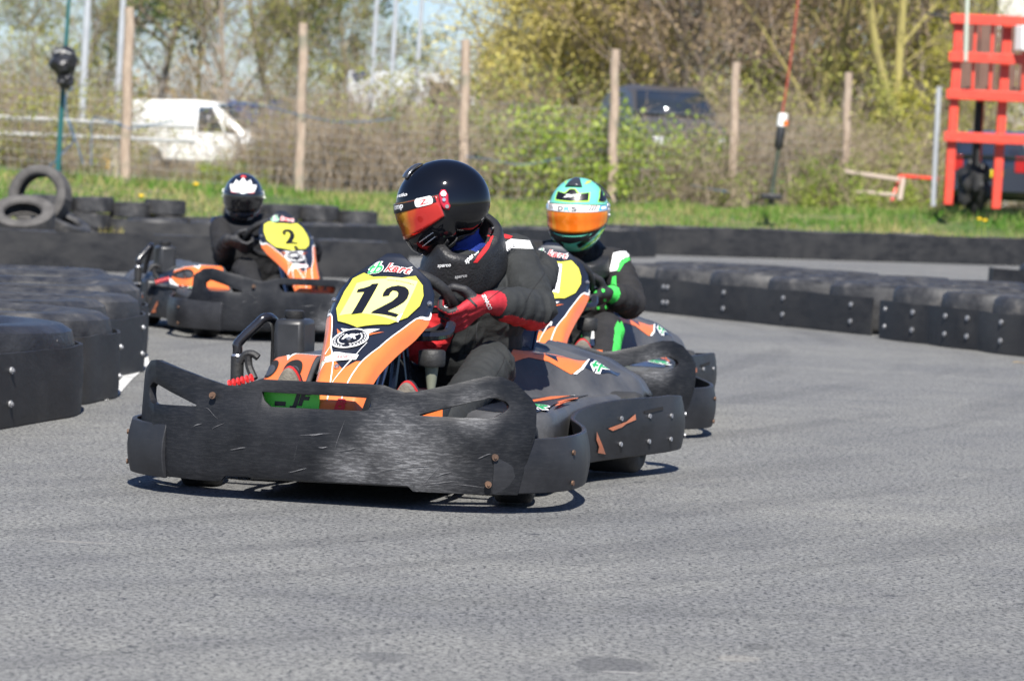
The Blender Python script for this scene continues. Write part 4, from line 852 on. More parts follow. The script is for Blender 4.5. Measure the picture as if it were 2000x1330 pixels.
# openings: (list of (b, z_low, z_high))
HOLES = [[(-.168, .289, .289), (-.160, .268, .290), (-.142, .252, .289), (.112, .252, .286), (.122, .256, .285), (.127, .266, .280)],
         [(.258, .247, .250), (.30, .246, .262), (.43, .244, .297), (.448, .248, .297), (.470, .262, .288), (.478, .272, .278)],
         [(-.516, .262, .282), (-.508, .244, .290), (-.498, .240, .297), (-.488, .240, .294), (-.36, .243, .250), (-.35, .244, .247)]]
def front_bumper(parent):
    bs = set(b for b, _ in ZT) | set(b for b, _ in ZB if -.578 < b < .545)
    for h in HOLES: bs |= set(q[0] for q in h)
    x = -.578
    while x < .545: bs.add(round(x, 4)); x += .018
    bs = sorted(b for b in bs if -.578 <= b <= .545); mb = MB(); cols = []
    def hole(b):
        for h in HOLES:
            if h[0][0] <= b <= h[-1][0]: return interp(b, [(q[0], q[1]) for q in h]), interp(b, [(q[0], q[2]) for q in h])
        return None
    NB = (6, 2, 3)
    for b in bs:
        zt, zb = interp(b, ZT), interp(b, ZB); h = hole(b) or (zb + (zt - zb) * .70, zb + (zt - zb) * .82)
        lv = [zb, h[0], h[1], zt]; col = []
        for k in range(3):
            for i in range(NB[k]): col.append(lv[k] + (lv[k + 1] - lv[k]) * i / NB[k])
        col.append(zt); pts = []
        for z in col:
            bb = b
            if abs(b) > .42 and z < .22: bb = math.copysign(.42 + (abs(b) - .42) * (1 - .42 * (1 - max(z, .04) / .22)), b) if b > 0 else math.copysign(.42 + (abs(b) - .42) * (1 - .12 * (1 - z / .22)), b)
            lean = .012 * math.sin(PI * min(1, max(0, (z - .05) / .22))) + .006 * noise.noise(Vector((b * 6, z * 7, 1)))
            pts.append((plan_a(bb) + lean * .8 - .10 * max(0, z - .25), bb, z))
        cols.append(pts)
    n = len(cols[0])
    for c in cols: mb.v += [tuple(p) for p in c]
    for i in range(len(bs) - 1):
        mid = (bs[i] + bs[i + 1]) / 2; hm = hole(mid)
        for j in range(n - 1):
            if hm and NB[0] <= j < NB[0] + NB[1]: continue
            mb.f.append((i * n + j, (i + 1) * n + j, (i + 1) * n + j + 1, i * n + j + 1)); mb.m.append(0)
    bmv = mb
    bm = bmesh.new(); vs = [bm.verts.new(p) for p in bmv.v]
    for f in bmv.f: bm.faces.new([vs[i] for i in f])
    bmesh.ops.remove_doubles(bm, verts=bm.verts, dist=.0004); bmesh.ops.dissolve_degenerate(bm, edges=bm.edges, dist=.0003); bmesh.ops.delete(bm, geom=[v for v in bm.verts if not v.link_faces], context='VERTS')
    q = MB(); bm.verts.index_update(); q.v = [tuple(v.co) for v in bm.verts]; q.f = [tuple(v.index for v in f.verts) for f in bm.faces]; q.m = [0] * len(q.f); bm.free()
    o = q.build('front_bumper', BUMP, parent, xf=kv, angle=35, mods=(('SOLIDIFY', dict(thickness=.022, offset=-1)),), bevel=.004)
    SCR = mat('pale_scratch', (.17, .17, .175), (.06, .06, .065), scale=60, rough=.6) if 'scr' not in MATS else MATS['scr']; MATS['scr'] = SCR; rnd = random.Random(8)
    def fs(x, y, l): return kv((plan_a(x) + .012 * math.sin(PI * min(1, max(0, (y - .05) / .22))) * .8 - .10 * max(0, y - .25) + .0022, x, y))
    for k in range(26):
        if k < 8: b0 = rnd.gauss(.27, .07); z0 = rnd.uniform(.08, .22)
        else: b0 = rnd.uniform(-.46, .42); z0 = rnd.uniform(.07, .235)
        ln = rnd.uniform(.02, .09); an = rnd.gauss(.12, .28) + (1.2 if k % 9 == 8 else 0); w_ = rnd.uniform(.0004, .0011); n_ = 7; up_ = []; dn_ = []
        for q in range(n_):
            f = q / (n_ - 1) - .5; x = b0 + ln * f * math.cos(an); y = min(.24, max(.056, z0 + ln * f * math.sin(an) + .0009 * math.sin(f * 5 + k))); wq = w_ * (1 - (2 * f) ** 2) + .0001; up_.append((x, y + wq)); dn_.append((x, y - wq))
        lay([((up_ + dn_, [(q, q + 1, n_ + q + 1, n_ + q) for q in range(n_ - 1)]), 0, 0)], fs, .012).build('scratch', SCR, o, smooth=False)
    for (b, z) in ((.452, .145), (.437, .075), (-.527, .155), (-.515, .09), (-.30, .275)):
        a = plan_a(b) + .014; s = MB(); nn = Vector((1, .55 * (1 if b > 0 else -1) * (abs(b) > .3), 0)); s.disc((a, b, z), nn, .009, .006, 10); s.disc(Vector((a, b, z)) + nn * .002, nn, .004, .008, 6); s.build('screw', RUST, o, xf=kv)
    return o
SIDE = [(.800, .440), (.765, .488), (.718, .540), (.655, .583), (.56, .605), (.42, .602), (.29, .578), (.16, .535), (.05, .498), (-.06, .476), (-.16, .474), (-.27, .492), (-.40, .532), (-.53, .578), (-.66, .622), (-.78, .645), (-.87, .635), (-.935, .59), (-.965, .53)]
def side_path(sgn): return [(p.y * sgn, -p.x, 0) for p in smoothpath([(a, b, 0) for a, b in SIDE], 5)]
def side_bumper(parent, sgn):
    P = [(p[0] * KU, p[1] * KU) for p in side_path(sgn)]
    if sgn < 0: P = P[::-1]
    top = [(0, .190), (.30, .192), (.45, .20), (.55, .212), (.68, .228), (.80, .232), (.92, .212), (1, .206)]; bot = [(0, .048), (.5, .052), (1, .066)]
    g = (lambda f: f) if sgn > 0 else (lambda f: 1 - f)
    mb = strip(P, lambda f: interp(g(f), bot) * KU, lambda f: (interp(g(f), top) + .004 * noise.noise(Vector((f * 7, sgn, 2)))) * KU, .015, bulge=.013, nz=6, lean=-.004)
    o = mb.build('side_bumper', BUMPS, parent, angle=50, bevel=.003)
    n = len(P)
    for f, zs in ((.20, (.07, .15)), (.67, (.10, .175)), (.73, (.10, .175)), (.79, (.10, .17)), (.87, (.1, .165))):
        i = min(n - 2, max(1, int((f if sgn > 0 else 1 - f) * n))); t = Vector((P[i + 1][0] - P[i - 1][0], P[i + 1][1] - P[i - 1][1], 0)).normalized(); nn = Vector((t.y, -t.x, 0))
        for z in zs: s = MB(); s.disc(Vector((P[i][0], P[i][1], z * KU)) + nn * .0195, nn, .008, .006, 9); s.build('screw', ZINC if f > .5 else RUST, o)
    # torn orange sticker scraps left on the band
    def fn(x, y, lay_):
        i = min(n - 2, max(1, int((x if sgn > 0 else 1 - x) * n))); t = Vector((P[i + 1][0] - P[i - 1][0], P[i + 1][1] - P[i - 1][1], 0)).normalized(); nn = Vector((t.y, -t.x, 0))
        fr = (y - .05) / .17; q = Vector((P[i][0], P[i][1], y * KU)) + nn * (.0095 + .013 * math.sin(PI * min(1, max(0, fr)))); return q
    items = [(poly2d([(.60, .145), (.625, .10), (.633, .075), (.615, .082), (.595, .12)]), 0, 0), (poly2d([(.635, .150), (.675, .165), (.695, .185), (.695, .168), (.665, .150), (.640, .142)]), 0, 0), (poly2d([(.715, .192), (.765, .200), (.768, .190), (.72, .182)]), 1, 0)]
    lay(items, fn, .03).build('torn_sticker', [mat('torn_orange', (.42, .13, .06), (.30, .12, .07), scale=30, rough=.7) if sgn > 0 else MATS['torn'], DARK], o, smooth=False)
    return o
MT('torn', (.50, .14, .05), (.34, .12, .06), scale=30, rough=.7)
def pod_top(a, b): return .236 - .012 * sstep(a, .15, .34) - .25 * max(0, b - .40) ** 2 * 4
BO = [(-.66, .545), (-.5, .525), (-.3, .475), (-.1, .462), (.1, .475), (.24, .488), (.295, .475), (.325, .45), (.345, .40)]
def side_pod(parent, sgn):
    mb = MB(); rings = []
    for a in (-.66, -.6, -.5, -.4, -.3, -.2, -.1, 0, .1, .2, .26, .30, .325, .338, .345):
        bo = interp(a, BO); zt = pod_top(a, .3) - (.012 if a > .335 else .004 if a > .32 else 0); bi = .24
        prof = [(bi, .06), (bo - .02, .06), (bo - .006, .075), (bo, .10), (bo, .19), (bo - .004, .212), (bo - .014, .226), (bo - .034, zt - .002), (bo - .07, zt), (bi + .02, zt), (bi, zt - .01)]
        rings.append([(a, sgn * b, z) for b, z in prof])
    mb.loft(rings); o = mb.build('side_pod', PODM, parent, xf=kv, angle=45)
    def fn(x, y, l): return kv((y, sgn * x, pod_top(y, .3) + .0015 + .0008 * l))
    it = [(poly2d([(.25, .26), (.33, .30), (.435, .29), (.455, .2), (.44, .05), (.435, -.2), (.44, -.5), (.30, -.5), (.25, -.2)]), 0, 0),
          (poly2d([(.452, .02), (.425, -.06), (.425, -.16), (.44, -.28), (.447, -.24), (.437, -.16), (.437, -.09), (.455, -.02)]), 1, 1), (poly2d([(.458, .13), (.444, .02), (.441, -.06), (.45, -.14), (.452, -.06), (.456, .02), (.461, .08)]), 1, 1),
          (poly2d([(.34, .0), (.37, -.02), (.395, -.2), (.405, -.42), (.39, -.44), (.36, -.3)]), 1, 1), (poly2d([(.396, -.36), (.412, -.36), (.414, -.44), (.40, -.46)]), 2, 2)]
    tb = fit_text('tb', .064, .145, shear=.3, off=.03)
    for w_, m_, l_ in ((.0, 3, 3),): it.append((xform2d(tb, .415, .165, rot=-.35 if sgn > 0 else 2.8), m_, l_))
    it.append((xform2d(fit_text('tb', .075, .17, shear=.3, off=.075), .415, .165, rot=-.35 if sgn > 0 else 2.8), 2, 2))
    lay(it, fn, .04).build('logo_marking', [NAVY, ORANGE, WHITE, GREEN], o, smooth=False)
    return o
CR = [(.24, .372), (.28, .364), (.37, .336), (.41, .327), (.45, .303), (.50, .277), (.545, .240)]
AF = [(.24, -.06), (.33, -.20), (.43, -.36), (.47, -.50), (.50, -.60), (.545, -.72)]; AC = [(.24, -.24), (.28, -.30), (.37, -.50), (.41, -.58), (.45, -.65), (.50, -.74), (.545, -.86)]
AFR = [(.24, .26), (.33, .16), (.42, .10), (.47, -.06), (.50, -.25), (.545, -.5)]; ACR = [(.24, .06), (.33, -.03), (.42, -.10), (.47, -.30), (.50, -.55), (.545, -.80)]
def fair(a, b, sgn=1):
    F_, C_ = (AF, AC) if sgn > 0 else (AFR, ACR); s = (interp(b, F_) - a) / (interp(b, F_) - interp(b, C_)); s = sstep(s, 0, 1) * .75 + .25 * min(1, max(0, s)); bump_ = .006 * math.sin(a * 38) * sstep(-a, .45, .6)
    return .228 + ((interp(b, CR) if sgn > 0 else min(.343, interp(b, CR))) + bump_ - .228) * s
def fairing(parent, sgn):
    mb = MB()
    def fn(u, v):
        b = .24 + .305 * v; af = interp(b, AF if sgn > 0 else AFR) + .012; a = af + (-.90 - af) * u; z = fair(a, b, sgn) - .012 * (u == 0); e = sstep(v, .9, 1) * .02; return (a, sgn * b, z - e)
    mb.grid(fn, 40, 26); o = mb.build('rear_fairing', PODM, parent, xf=kv, angle=60, mods=(('SOLIDIFY', dict(thickness=.012, offset=-1)),))
    def fd(x, y, l):
        F_, C_ = (AF, AC) if sgn > 0 else (AFR, ACR); a = interp(x, F_) + (interp(x, C_) - interp(x, F_)) * y; return kv((a, sgn * x, fair(a, x, sgn))) + kv((.8, 0, .6)) / KU * (.0028 + .0010 * l)
    if sgn > 0:
        it = [(poly2d([(.25, .66), (.29, .82), (.33, .80), (.385, .60), (.40, .66), (.405, 1.05), (.36, 1.2), (.25, 1.3)]), 0, 0), (poly2d([(.406, .80), (.45, .74), (.478, .86), (.475, 1.2), (.405, 1.25), (.407, .95)]), 1, 0),
              (poly2d([(.25, 1.0), (.275, .98), (.285, 1.25), (.25, 1.3)]), 1, 1), (poly2d([(.295, .90), (.315, .98), (.35, .82), (.34, .98), (.375, 1.05), (.335, 1.08), (.31, 1.2), (.318, 1.06)]), 1, 1),
              (poly2d([(.390, .60), (.398, .60), (.408, .72), (.408, 1.1), (.403, 1.1), (.402, .74)]), 2, 2)]
        it += [(xform2d(fit_text('tb', .044, .44, shear=.0, off=.075), .437, .95, 0, 1, -1), 2, 1), (xform2d(fit_text('tb', .037, .36, shear=.0, off=.02), .437, .95, 0, 1, -1), 3, 2)]
        it = [((V_, [tuple(f) for f in F_]), m_, l_) for (V_, F_), m_, l_ in it]
    else:
        it = [(poly2d([(.25, .05), (.40, .05), (.455, .12), (.462, .5), (.44, .95), (.40, 1.1), (.37, .98), (.355, .80), (.335, 1.0), (.25, 1.2)]), 0, 0), (poly2d([(.455, .10), (.49, .2), (.50, 1.0), (.44, 1.25), (.40, 1.1), (.44, .95), (.462, .5)]), 1, 0),
              (poly2d([(.405, .03), (.455, .08), (.472, .2), (.47, .55), (.462, .5), (.455, .2)]), 2, 1), (poly2d([(.25, 1.18), (.335, .98), (.355, .78), (.37, .96), (.40, 1.08), (.44, .93), (.442, .98), (.40, 1.16), (.366, 1.03), (.355, .88), (.338, 1.05), (.25, 1.26)]), 2, 1)]
        for cx_, cy_ in ((.415, .66), (.315, .60)):
            it.append((poly2d([(cx_ + .037 * math.cos(t) * (1 + .1 * math.cos(t)), cy_ + .20 * math.sin(t)) for t in [2 * PI * k / 24 for k in range(24)]]), 4, 2))
            it.append((poly2d([(cx_ + .002 + .028 * math.cos(t), cy_ - .05 + .12 * math.sin(t)) for t in [2 * PI * k / 24 for k in range(24)]]), 5, 3))
    lay(it, fd, .02).build('logo_marking', [ORANGE, NAVY, WHITE, GREEN, DARK, PODM], o, angle=60)
    return o
def fit_text(s, w_, h_, shear=0, off=0, space=1.0):
    V, F_ = text_mesh(s, 1, shear, off, space); mw = max(x for x, y in V) - min(x for x, y in V); mh = max(y for x, y in V) - min(y for x, y in V)
    return [(x * w_ / mw, y * h_ / mh) for x, y in V], F_

# ---- nose panel
ZC = [(.222, .650), (.232, .634), (.245, .616), (.27, .590), (.33, .548), (.45, .480), (.57, .425), (.65, .382), (.735, .325), (.79, .268), (.815, .215), (.82, .18)]
HW = [(.224, .02), (.232, .055), (.242, .085), (.26, .116), (.29, .136), (.33, .143), (.38, .143), (.44, .134), (.516, .119), (.59, .101), (.66, .084), (.72, .077), (.78, .072), (.81, .058), (.82, .04)]
ZCs = smoothpath([(a, z, 0) for a, z in ZC], 5); ZCt = [(p.x, p.y) for p in ZCs]
EDG = [(.224, .02), (.26, .112), (.29, .130), (.33, .137), (.38, .132), (.45, .112), (.52, .096), (.59, .081), (.66, .067), (.72, .060), (.80, .054)]
HW = [(a, min(h, interp(a, EDG) + interp(a, [(.24, .0), (.33, .010), (.45, .014), (.6, .015), (.8, .014)]))) for a, h in HW]
def nose_z(a, b):
    d = abs(b - .012); return interp(a, ZCt) - 1.8 * d * d - 2.3 * max(0, d - interp(a, EDG)) * sstep(a, .26, .40)
TWO = [(.02, .364), (.018, .348), (.021, .33), (.033, .318), (.05, .31), (.069, .31), (.081, .318), (.086, .33), (.087, .352), (.082, .372), (.07, .396), (.052, .424), (.084, .426), (.08, .442), (.01, .442), (.012, .432), (.032, .406), (.051, .378), (.06, .354), (.058, .34), (.052, .334), (.041, .334), (.037, .344), (.037, .358)]
ONE = [(-.024, .308), (-.006, .308), (-.015, .44), (-.045, .44), (-.038, .340), (-.06, .336), (-.061, .322), (-.04, .320), (-.03, .316)]
def nd(pts, off=0, oa=0): return poly2d([(b + off, -(a + oa)) for b, a in pts])
def nose_fn(x, y, l):
    a = -y; e = 1e-3; da = (nose_z(a + e, x) - nose_z(a - e, x)) / (2 * e); db = (nose_z(a, x + e) - nose_z(a, x - e)) / (2 * e)
    n = Vector((-da, -db, 1)).normalized(); n = (n + Vector((.5, 0, .8))).normalized(); return kv(Vector((a, x, nose_z(a, x))) + n * (.0012 + .0008 * l))
def nose_panel(parent, number):
    mb = MB(); A = sorted(set([a for a, _ in HW] + [.224 + .596 * k / 44 for k in range(45)])); A = [a for a in A if .224 <= a <= .82]
    def fn(u, v):
        i = u * (len(A) - 1); a = A[int(round(i))]; h = interp(a, HW); b = .012 + h * (2 * v - 1); return (a, b, nose_z(a, b))
    mb.grid(fn, len(A) - 1, 22); o = mb.build('nose_panel', NAVY, parent, xf=kv, angle=60, mods=(('SOLIDIFY', dict(thickness=.007, offset=-1)),))
    AA = [.352 + .006 * k for k in range(int((.80 - .352) / .006))]
    inb = lambda a: min(.012 + interp(a, HW) * .998, .012 + interp(a, EDG) - .001 - interp(a, [(.36, -.012), (.42, .002), (.60, .010), (.68, .026), (.76, .034)])); oub = lambda a: .012 + interp(a, HW) * .998
    it = []
    for sg in (1, -1):
        mm = (lambda b: b) if sg > 0 else (lambda b: .024 - b)
        V_ = []; F_ = []; Vw = []
        for a in AA:
            b0, b1 = inb(a), oub(a); k_ = .012 + interp(a, EDG); mids = [b0 + (b1 - b0) * q for q in (0, .25, .5, .75, 1)]; mids[2] = min(b1, max(b0, k_)); mids[1] = (b0 + mids[2]) / 2; mids[3] = (mids[2] + b1) / 2
            V_ += [(mm(b), -a) for b in mids]; Vw += [(mm(b0 - .0026), -a), (mm(b0 + .0005), -a)]
        for r in range(len(AA) - 1):
            for c in range(4): F_.append((r * 5 + c, r * 5 + c + 1, (r + 1) * 5 + c + 1, (r + 1) * 5 + c))
        it.append(((V_, F_), 0, 2)); it.append(((Vw, [(2 * r, 2 * r + 1, 2 * r + 3, 2 * r + 2) for r in range(len(AA) - 1)]), 1, 4))
    low = [(-.058, .69), (-.062, .74), (-.056, .80), (-.03, .815), (.05, .815), (.075, .80), (.075, .745), (.05, .70), (.035, .678), (.012, .712), (-.02, .678)]
    it.append((nd([(-.052, .665)] + low[1:-3] + [(.062, .665), (.035, .672), (.008, .705), (-.022, .672)]), 0, 1))
    def seg(p, q, w0, w1): it.append((nd([(p[0] - w0, p[1]), (p[0] + w0, p[1]), (q[0] + w1, q[1]), (q[0] - w1, q[1])]), 1, 3))
    seg((-.055, .605), (-.062, .665), .0008, .0008); seg((.042, .590), (.024, .665), .0008, .0008); seg((-.05, .67), (-.058, .755), .002, .0003); seg((.022, .668), (-.012, .765), .002, .0003)
    it.append((nd([(-.055, .507), (-.008, .533), (.055, .512), (.03, .548), (.01, .556), (-.03, .545)]), 1, 1)); it.append((nd([(-.066, .505), (-.04, .545), (-.05, .55)]), 0, 2)); it.append((nd([(.02, .556), (.07, .522), (.06, .533), (.03, .56)]), 0, 2))
    for m_, l_, of, ws in ((1, 2, .085, 1.0), (2, 3, .02, .93)):
        it.append((xform2d(fit_text('tb', .044 * ws + .0, .030 * ws, .35, of), -.030, -.2535, -.02), m_ if m_ == 1 else 2, l_)); it.append((xform2d(fit_text('kart', .080 * ws, .022 * ws, .35, of), .034, -.2545, -.02), m_ if m_ == 1 else 3, l_))
    # round badge with wreath and initials
    it.append((xform2d(poly2d([(.050 * math.cos(2 * PI * k / 36), .049 * math.sin(2 * PI * k / 36)) for k in range(36)]), -.010, -.573), 4, 3)); it.append((xform2d(ring2d(.050, .049, .0048), -.010, -.573), 1, 4))
    it.append((xform2d(fit_text('MK', .044, .026, .25, .05), -.010, -.566), 1, 4))
    for s in (-1, 1):
        for k in range(9):
            t = -1.25 + k * .245; r = .036
            for dr in (-.0042, .0042):
                cx_ = s * (r + dr) * math.cos(t); cy_ = (r + dr) * math.sin(t); an = math.atan2(math.cos(t), -s * math.sin(t)) + s * (.5 if dr > 0 else -.5) * 1
                it.append((xform2d(poly2d([(-.0055, 0), (-.001, .0018), (.0055, 0), (-.001, -.0018)]), -.010 + cx_, -.573 + cy_, an), 1, 4))
    it.append((nd([(-.070, .668), (-.062, .655), (-.045, .650), (-.034, .636), (-.018, .640), (.0, .646), (.036, .648), (.034, .668), (-.01, .674), (-.04, .676)]), 1, 4)); it.append((nd([(-.066, .667), (-.05, .655), (-.036, .642), (-.026, .645), (-.024, .668), (-.04, .671)]), 5, 5))
    it.append((xform2d(fit_text('RANKING', .05, .010, 0, .02), .006, -.660), 3, 5)); it.append((xform2d(fit_text('drivers', .035, .006, .2, .0), .004, -.6515), 3, 5))
    it.append((xform2d(fit_text('B', .03, .02, .2, .05), .03, -.795), 3, 5)); 
    lay(it, nose_fn, .016).build('logo_marking', [ORANGE, WHITE, GREEN, REDV, BLACKV, MINT], o, angle=60)
    for (b, a) in ((.146, .338), (-.122, .338), (-.009, .585), (-.008, .70)):
        p = nose_fn(b, -a, 6) / KU; s = MB(); s.disc((-p.y, p.x, p.z), (.5, 0, .86), .007, .006, 8); s.disc((-p.y + .002, p.x, p.z + .003), (.5, 0, .86), .004, .006, 6); s.build('screw', STEEL, o, xf=kv)
    number_plate(o, number); return o
def number_plate(o, number):
    Y_ = [(-.091, .268), (-.062, .260), (-.029, .280), (.047, .282), (.086, .264), (.112, .285), (.123, .318), (.124, .36), (.107, .424), (.071, .48), (-.008, .514), (-.077, .458), (-.104, .382), (-.103, .31)]
    def big(f): return [(.012 + (b - .012) * f, .385 + (a - .385) * f) for b, a in Y_]
    it = [(nd(big(1.022)), 2, 1), (nd(Y_), 0, 2)]
    if number == '12': it += [(nd([(-.073, .292), (.010, .289), (.010, .2835), (.096, .278), (.091, .46), (-.082, .430)]), 1, 3), (nd(ONE), 2, 4), (nd(TWO), 2, 4), (nd([(.083, .438), (.092, .415), (.091, .462)]), 3, 4), (xform2d(fit_text('www.kartnumbers', .075, .005, .2, 0), .052, -.2935), 2, 4)]
    elif number == '2': it += [(nd([(.012 + (b - .05) * .92, .385 + (a - .376) * .95) for b, a in TWO]), 2, 4), (nd([(.02 + .012 * math.cos(k), .485 + .018 * math.sin(k)) for k in [2 * PI * j / 12 for j in range(12)]]), 2, 4)]
    else: it += [(nd([(-.06, .292), (.052, .292), (.050, .455), (-.06, .44)]), 3, 3), (nd([(b * 1.05 - .0, a) for b, a in ONE]), 2, 4), (nd([(b * 1.05 + .052, a) for b, a in ONE]), 2, 4)]
    lay(it, nose_fn, .016).build('number_plate', [YELLOW, PALE, BLACKV, WHITE], o, angle=60)

def make_kart(label, loc, rz, rx, ry):
    rt = empty('racing_kart', label, 'go-kart', loc, rz, 'racing karts on the track'); rt.rotation_euler = (rx, ry, rz)
    front_bumper(rt); MATS['torn']
    for s in (1, -1): side_bumper(rt, s); side_pod(rt, s); fairing(rt, s)
    nose_panel(rt, '12')
    # rear bumper
    P = [(b * KU, -a * KU) for a, b in ((-.965, -.52), (-.975, -.3), (-.98, 0), (-.975, .3), (-.965, .52))]
    strip([(p.x, p.y) for p in smoothpath([(x, y, 0) for x, y in P[::-1]], 6)], .07 * KU, .2 * KU, .015, bulge=.01).build('rear_bumper', BUMPS, rt, bevel=.003)
    # floor tray, chassis tubes
    mb = MB(); mb.box((.25, .0, .052), (.95, .46, .006)); mb.build('floor_tray', GLOSSB, rt, xf=kv)
    mb = MB()
    for s in (-1, 1):
        mb.tube(smoothpath([(.78, s * .12, .075), (.66, s * .25, .075), (.5, s * .27, .075), (.2, s * .24, .075), (-.2, s * .26, .075), (-.62, s * .32, .08)], 4), .014, 8)
        mb.tube([(.48, s * .25, .09), (.48, s * .38, .11)], .016, 8); mb.tube([(.74, s * .2, .08), (.80, s * .2, .14), (.815, s * .2, .22)], .011, 8)
    mb.tube([(.78, -.14, .075), (.78, .14, .075)], .014, 8); mb.tube([(.2, -.24, .075), (.2, .24, .075)], .014, 8); mb.tube([(-.4, -.28, .08), (-.4, .28, .08)], .014, 8)
    mb.tube([(-.60, -.55, .122), (-.60, .55, .122)], .018, 10); mb.tube([(.42, .05, .1), (.30, .05, .40)], .012, 8); mb.tube([(.48, -.36, .11), (.40, 0, .10), (.48, .36, .11)], .008, 6)
    mb.build('chassis_frame', GLOSSB, rt, xf=kv)
    for (a, b, r, w_) in ((.50, .435, .110, .105), (.50, -.435, .110, .105), (-.60, .49, .121, .165), (-.60, -.49, .121, .165)):
        sw = R(6) if a > 0 else 0
        M_ = Matrix.Translation((a, b, r)) @ Matrix.Rotation(sw, 4, 'Z'); prof = [(.55, -.46), (.62, -.5), (.86, -.5), (.96, -.44), (1, -.34), (1, .34), (.96, .44), (.86, .5), (.62, .5), (.55, .46)]
        mb = MB(); rings = []
        for k in range(33):
            t = 2 * PI * k / 32; rings.append([M_ @ Vector((r * q * math.cos(t), w_ * h, r * q * math.sin(t))) for q, h in prof])
        mb.loft(rings, True, False); wh = mb.build('wheel', SLICK, rt, xf=kv)
        mb = MB(); s = 1 if b > 0 else -1; mb.loft([[M_ @ Vector((r * q * math.cos(2 * PI * k / 20), s * y, r * q * math.sin(2 * PI * k / 20))) for k in range(20)] for q, y in ((.58, -w_ * .44), (.5, -w_ * .4), (.48, w_ * .1), (.5, w_ * .4), (.58, w_ * .44), (.5, w_ * .43), (.3, w_ * .25), (.16, w_ * .3))]); mb.build('rim', RIMM, wh, xf=kv)
    # seat shell, set to the driver's left
    SP = smoothpath([(.0, .115, 0), (-.10, .085, 0), (-.22, .07, 0), (-.33, .085, 0), (-.42, .14, 0), (-.49, .25, 0), (-.56, .39, 0), (-.635, .52, 0), (-.665, .575, 0)], 4)
    def seat_fn(u, v):
        i = u * (len(SP) - 1); p = SP[int(round(i))]; q0 = SP[max(0, int(round(i)) - 1)]; q1 = SP[min(len(SP) - 1, int(round(i)) + 1)]; t = (q1 - q0).normalized(); n = Vector((-t.y * -1, -t.x, 0)); n = Vector((t.y, -t.x, 0))
        if n.x + n.y < 0: n = -n
        hw = interp(u, [(0, .15), (.15, .185), (.5, .205), (.8, .212), (.93, .19), (1, .13)]); dp = interp(u, [(0, .02), (.2, .09), (.45, .14), (.7, .11), (.9, .07), (1, .03)]); w_ = 2 * v - 1
        q = p + n * dp * abs(w_) ** 2.6; return (q.x, .06 + hw * math.copysign(abs(w_) ** .85, w_), q.y)
    mb = MB(); mb.grid(seat_fn, len(SP) - 1, 20); so = mb.build('seat', SEATM, rt, xf=kv, angle=60, mods=(('SOLIDIFY', dict(thickness=.006)),))
    mb = MB(); rim = [seat_fn(k / 32, 0) for k in range(33)] + [seat_fn(1, k / 10) for k in range(1, 10)] + [seat_fn(1 - k / 32, 1) for k in range(33)]
    mb.tube(rim, .0085, 8); mb.build('seat_rim', SEATM, so, xf=kv)
    # steering wheel and column
    Cw = Vector((.115, .01, .505)); ax = Vector((-.68, 0, .73)).normalized(); u_ = Vector((0, 1, 0)); v_ = ax.cross(u_)
    mb = MB(); ring = []
    for k in range(40):
        t = 2 * PI * k / 40; fl = 1 - .18 * max(0, math.cos(t - 0.0)) ** 6 * 0; ring.append(Cw + u_ * .148 * math.cos(t) + v_ * .138 * math.sin(t) * fl)
    mb.tube(ring, .0165, 10, closed=True); sw_ = mb.build('steering_wheel', FOAM, rt, xf=kv)
    mb = MB()
    for t in (0.15, PI - .15, -PI / 2): mb.tube([Cw + ax * -.03, Cw + u_ * .14 * math.cos(t) + v_ * .13 * math.sin(t)], .009, 6)
    mb.disc(Cw - ax * .03, ax, .03, .02, 14); mb.build('spokes', GLOSSB, sw_, xf=kv)
    mb = MB(); mb.tube([Cw - ax * .03, Vector((.40, .01, .22)), Vector((.55, .01, .1))], .011, 10); mb.build('steering_column', STEEL, rt, xf=kv)
    mb = MB(); mb.tube(smoothpath([(.30, .05, .43), (.30, .12, .425), (.24, .17, .43), (.2, .175, .455)], 5), .014, 8); mb.tube([(.30, .05, .43), (.34, .03, .40)], .012, 8); mb.tube([(.31, .07, .42), (.36, .10, .30)], .009, 8); mb.build('panel_bracket', GLOSSB, rt, xf=kv)
    # fuel tank between the driver's legs, cap and grey filler
    mb = MB(); mb.box((.33, .135, .215), (.20, .18, .13)); ft = mb.build('fuel_tank', TANK, rt, xf=kv, bevel=.025)
    mb = MB(); mb.tube([(.33, .155, .275), (.33, .155, .30), (.33, .155, .345)], [.010, .014, .019], 14); mb.build('filler_neck', mat('grey_filler', (.16, .17, .13), rough=.5), ft, xf=kv)
    mb = MB(); mb.tube([(.33, .155, .345), (.33, .155, .35), (.33, .155, .385), (.33, .155, .39)], [.034, .037, .037, .033], 18); mb.build('filler_cap', FOAM, ft, xf=kv)
    mb = MB(); mb.add([(.434, .075, .285), (.434, .12, .285), (.434, .135, .262), (.434, .165, .262), (.434, .178, .285), (.434, .215, .285), (.434, .215, .20), (.434, .075, .20)], [(0, 1, 2, 7), (2, 3, 6, 7), (3, 4, 5, 6)]); mb.build('tank_sticker', ORANGE, ft, xf=kv, smooth=False)
    # engine side: airbox, guard hoop, pull handle
    mb = MB(); mb.box((-.37, -.443, .355), (.14, .092, .15)); ab = mb.build('airbox', TANK, rt, xf=kv, bevel=.018)
    mb = MB(); mb.tube([(-.37, -.445, .428), (-.37, -.445, .437), (-.37, -.445, .452), (-.37, -.445, .455)], [.026, .03, .03, .024], 14); mb.build('airbox_cap', FOAM, ab, xf=kv)
